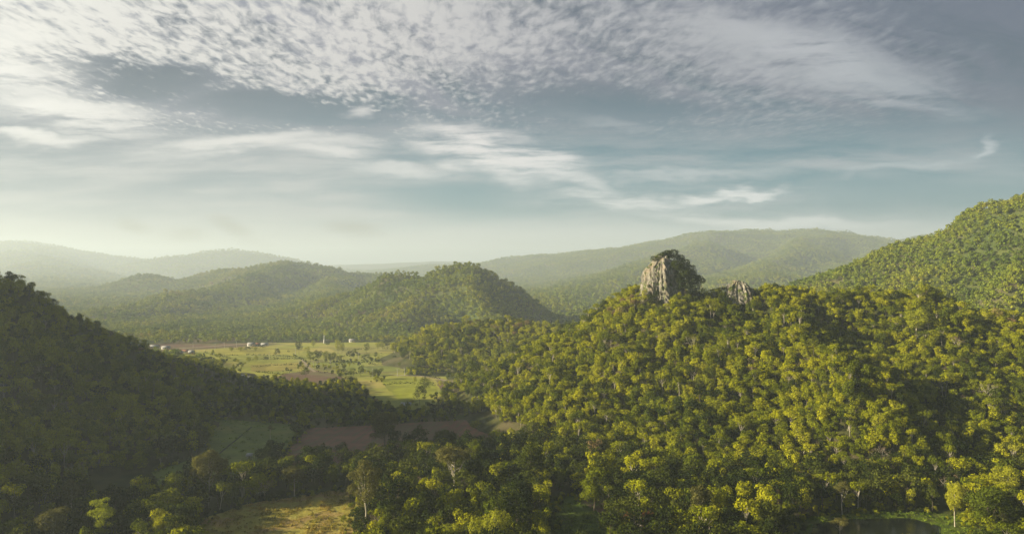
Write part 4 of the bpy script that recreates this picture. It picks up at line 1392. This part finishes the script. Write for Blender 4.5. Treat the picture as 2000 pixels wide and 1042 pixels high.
GRASS_GOLD = mat_foliage("dry_grass_blades", [(0.0, (0.16, 0.17, 0.03)), (0.4, (0.30, 0.25, 0.05)), (0.8, (0.42, 0.30, 0.08)), (1.0, (0.24, 0.14, 0.06))], .3, 22.0)
GRASS_GREEN = mat_foliage("green_grass_blades", [(0.0, (0.05, 0.08, 0.012)), (0.5, (0.13, 0.19, 0.02)), (1.0, (0.24, 0.30, 0.03))], .3, 18.0)
for nm, mt_, polys, dens, lab in (("gold", GRASS_GOLD, [9], .35, "dry golden grass growing over the clearing at the bottom left of centre"),
                                  ("green", GRASS_GREEN, [10, 11], .45, "tufts of green grass in the clearing and around the pond"),
                                  ("meadow", GRASS_GREEN, [4, 5], .05, "low grass of the dim meadows in the hill's shade")):
    cc_ = bpy.data.collections.new(nm)
    for i in range(4):
        o = tuft(500 + i, mt_, .35 + .15 * i, 26); o.name = "form_%s_tuft_%s" % ("abcd"[i], nm); cc_.objects.link(o)
    pts = []
    for pi in polys:
        pl = FIELD_POLYS[pi]
        x0, y0 = pl.min(0); x1, y1 = pl.max(0)
        n = int((x1 - x0) * (y1 - y0) * dens)
        q = np.column_stack([RG.uniform(x0, x1, n), RG.uniform(y0, y1, n)])
        k = in_poly(q[:, 0], q[:, 1], pl) & (vnoise(q[:, 0] / 5, q[:, 1] / 5, 8) + RG.uniform(-.3, .3, n) > .35)
        if len(polys) == 2 and polys[1] == 11: k &= ~in_poly(q[:, 0], q[:, 1], POND)
        pts.append(q[k])
    pts = np.concatenate(pts)
    forest("grass", np.column_stack([pts, np.full(len(pts), .1)]), sizes(len(pts), .6, 1.5, RG), RG.integers(0, 4, len(pts)), cc_, lab, "grass")

# hedges between the far plots
HEDGE = [[(360, 686), (430, 683), (520, 678)], [(480, 703), (540, 701), (600, 700)], [(470, 719), (540, 713), (590, 712)], [(640, 697), (720, 694), (800, 690)], [(690, 712), (740, 712), (800, 706)],
         [(780, 728), (820, 733), (860, 740)], [(560, 722), (590, 731), (640, 727)],
         [(420, 694), (500, 693), (590, 697)], [(650, 684), (730, 681), (815, 678)], [(500, 726), (550, 731), (600, 724)], [(660, 703), (700, 708), (760, 704), (815, 702)],
         [(745, 752), (790, 748), (850, 752)], [(690, 684), (700, 692), (715, 704)], [(560, 684), (575, 694), (600, 708)], [(400, 688), (415, 693), (450, 700)]]
hl_labels = ["thin dark hedge line nearest the far road across the sunlit fields", "hedge line crossing the middle left of the sunlit fields", "hedge line above the bare brown plot, left part of the fields",
             "long hedge line across the back right of the sunlit fields", "hedge line across the pasture left of the knoll", "hedge along the far side of the dirt track", "hedge bordering the bare brown plot",
             "hedge line below the brightest parcel, left part of the fields", "hedge line behind the tree cluster, below the white house among trees", "short hedge left of the bare brown plot", "hedge line between the duller pasture and the pale parcel",
             "hedge line across the vivid green parcel by the dirt track", "short slanting hedge below the white house among trees", "slanting hedge right of the brightest parcel", "short hedge at the far left of the sunlit fields"]
for hs, lb in zip(HEDGE, hl_labels):
    P = np.array([gpt(*q) for q in hs])
    rg = np.random.default_rng(int(hs[0][0]))
    pts = []
    for a, b in zip(P[:-1], P[1:]):
        n = int(np.hypot(*(b - a)) * 3.0)
        t = rg.random((n, 1))
        q = a + (b - a) * t
        keep = vnoise(q[:, 0] / 12, q[:, 1] / 12, 3) > .3
        q = q[keep]
        pts.append(np.column_stack([q + rg.normal(0, .7, q.shape), np.abs(rg.normal(0, 1.1, len(q)))]))
    pts = np.concatenate(pts)
    d = sphere_dirs(rg, len(pts)); d[:, 2] = np.abs(d[:, 2])
    V, Fc = cards(pts, d, 1.3, rg)
    tag(link("hedge", mesh_np("hedge", V, [Fc], [LEAF_DARK])), lb, "hedge")

# ------------------------------------------------------------------ haze over the whole valley
HAZE_TOP = 525.0
hm, N, out = new_mat("haze")
pv = N.n('ShaderNodeVolumePrincipled')
pv.inputs['Color'].default_value = (0.78, 0.90, 1.0, 1)
pv.inputs['Density'].default_value = 0.000145
pv.inputs['Anisotropy'].default_value = 0.25
hm.node_tree.links.new(pv.outputs[0], out.inputs['Volume'])
V, Fq = boxes([(-13000, 13000, -700, 16000, -3.0, HAZE_TOP)])
tag(link("haze", mesh_np("haze", V, [Fq], [hm])), "pale haze hanging over the whole valley and veiling the far hills", "haze", kind="stuff")
print("INDIVIDUALS", len(TREES), "MAIN", len(ALL['main']), "LEFT", len(ALL['left']), {k: len(v) for k, v in ALL.items()}, len(WOOD), len(SCR), len(BELT), "zmax", {k: float(HILLS[k].h(*np.meshgrid(np.linspace(HILLS[k].box[0], HILLS[k].box[1], 100), np.linspace(HILLS[k].box[2], HILLS[k].box[3], 100))).max()) for k in ORDER})
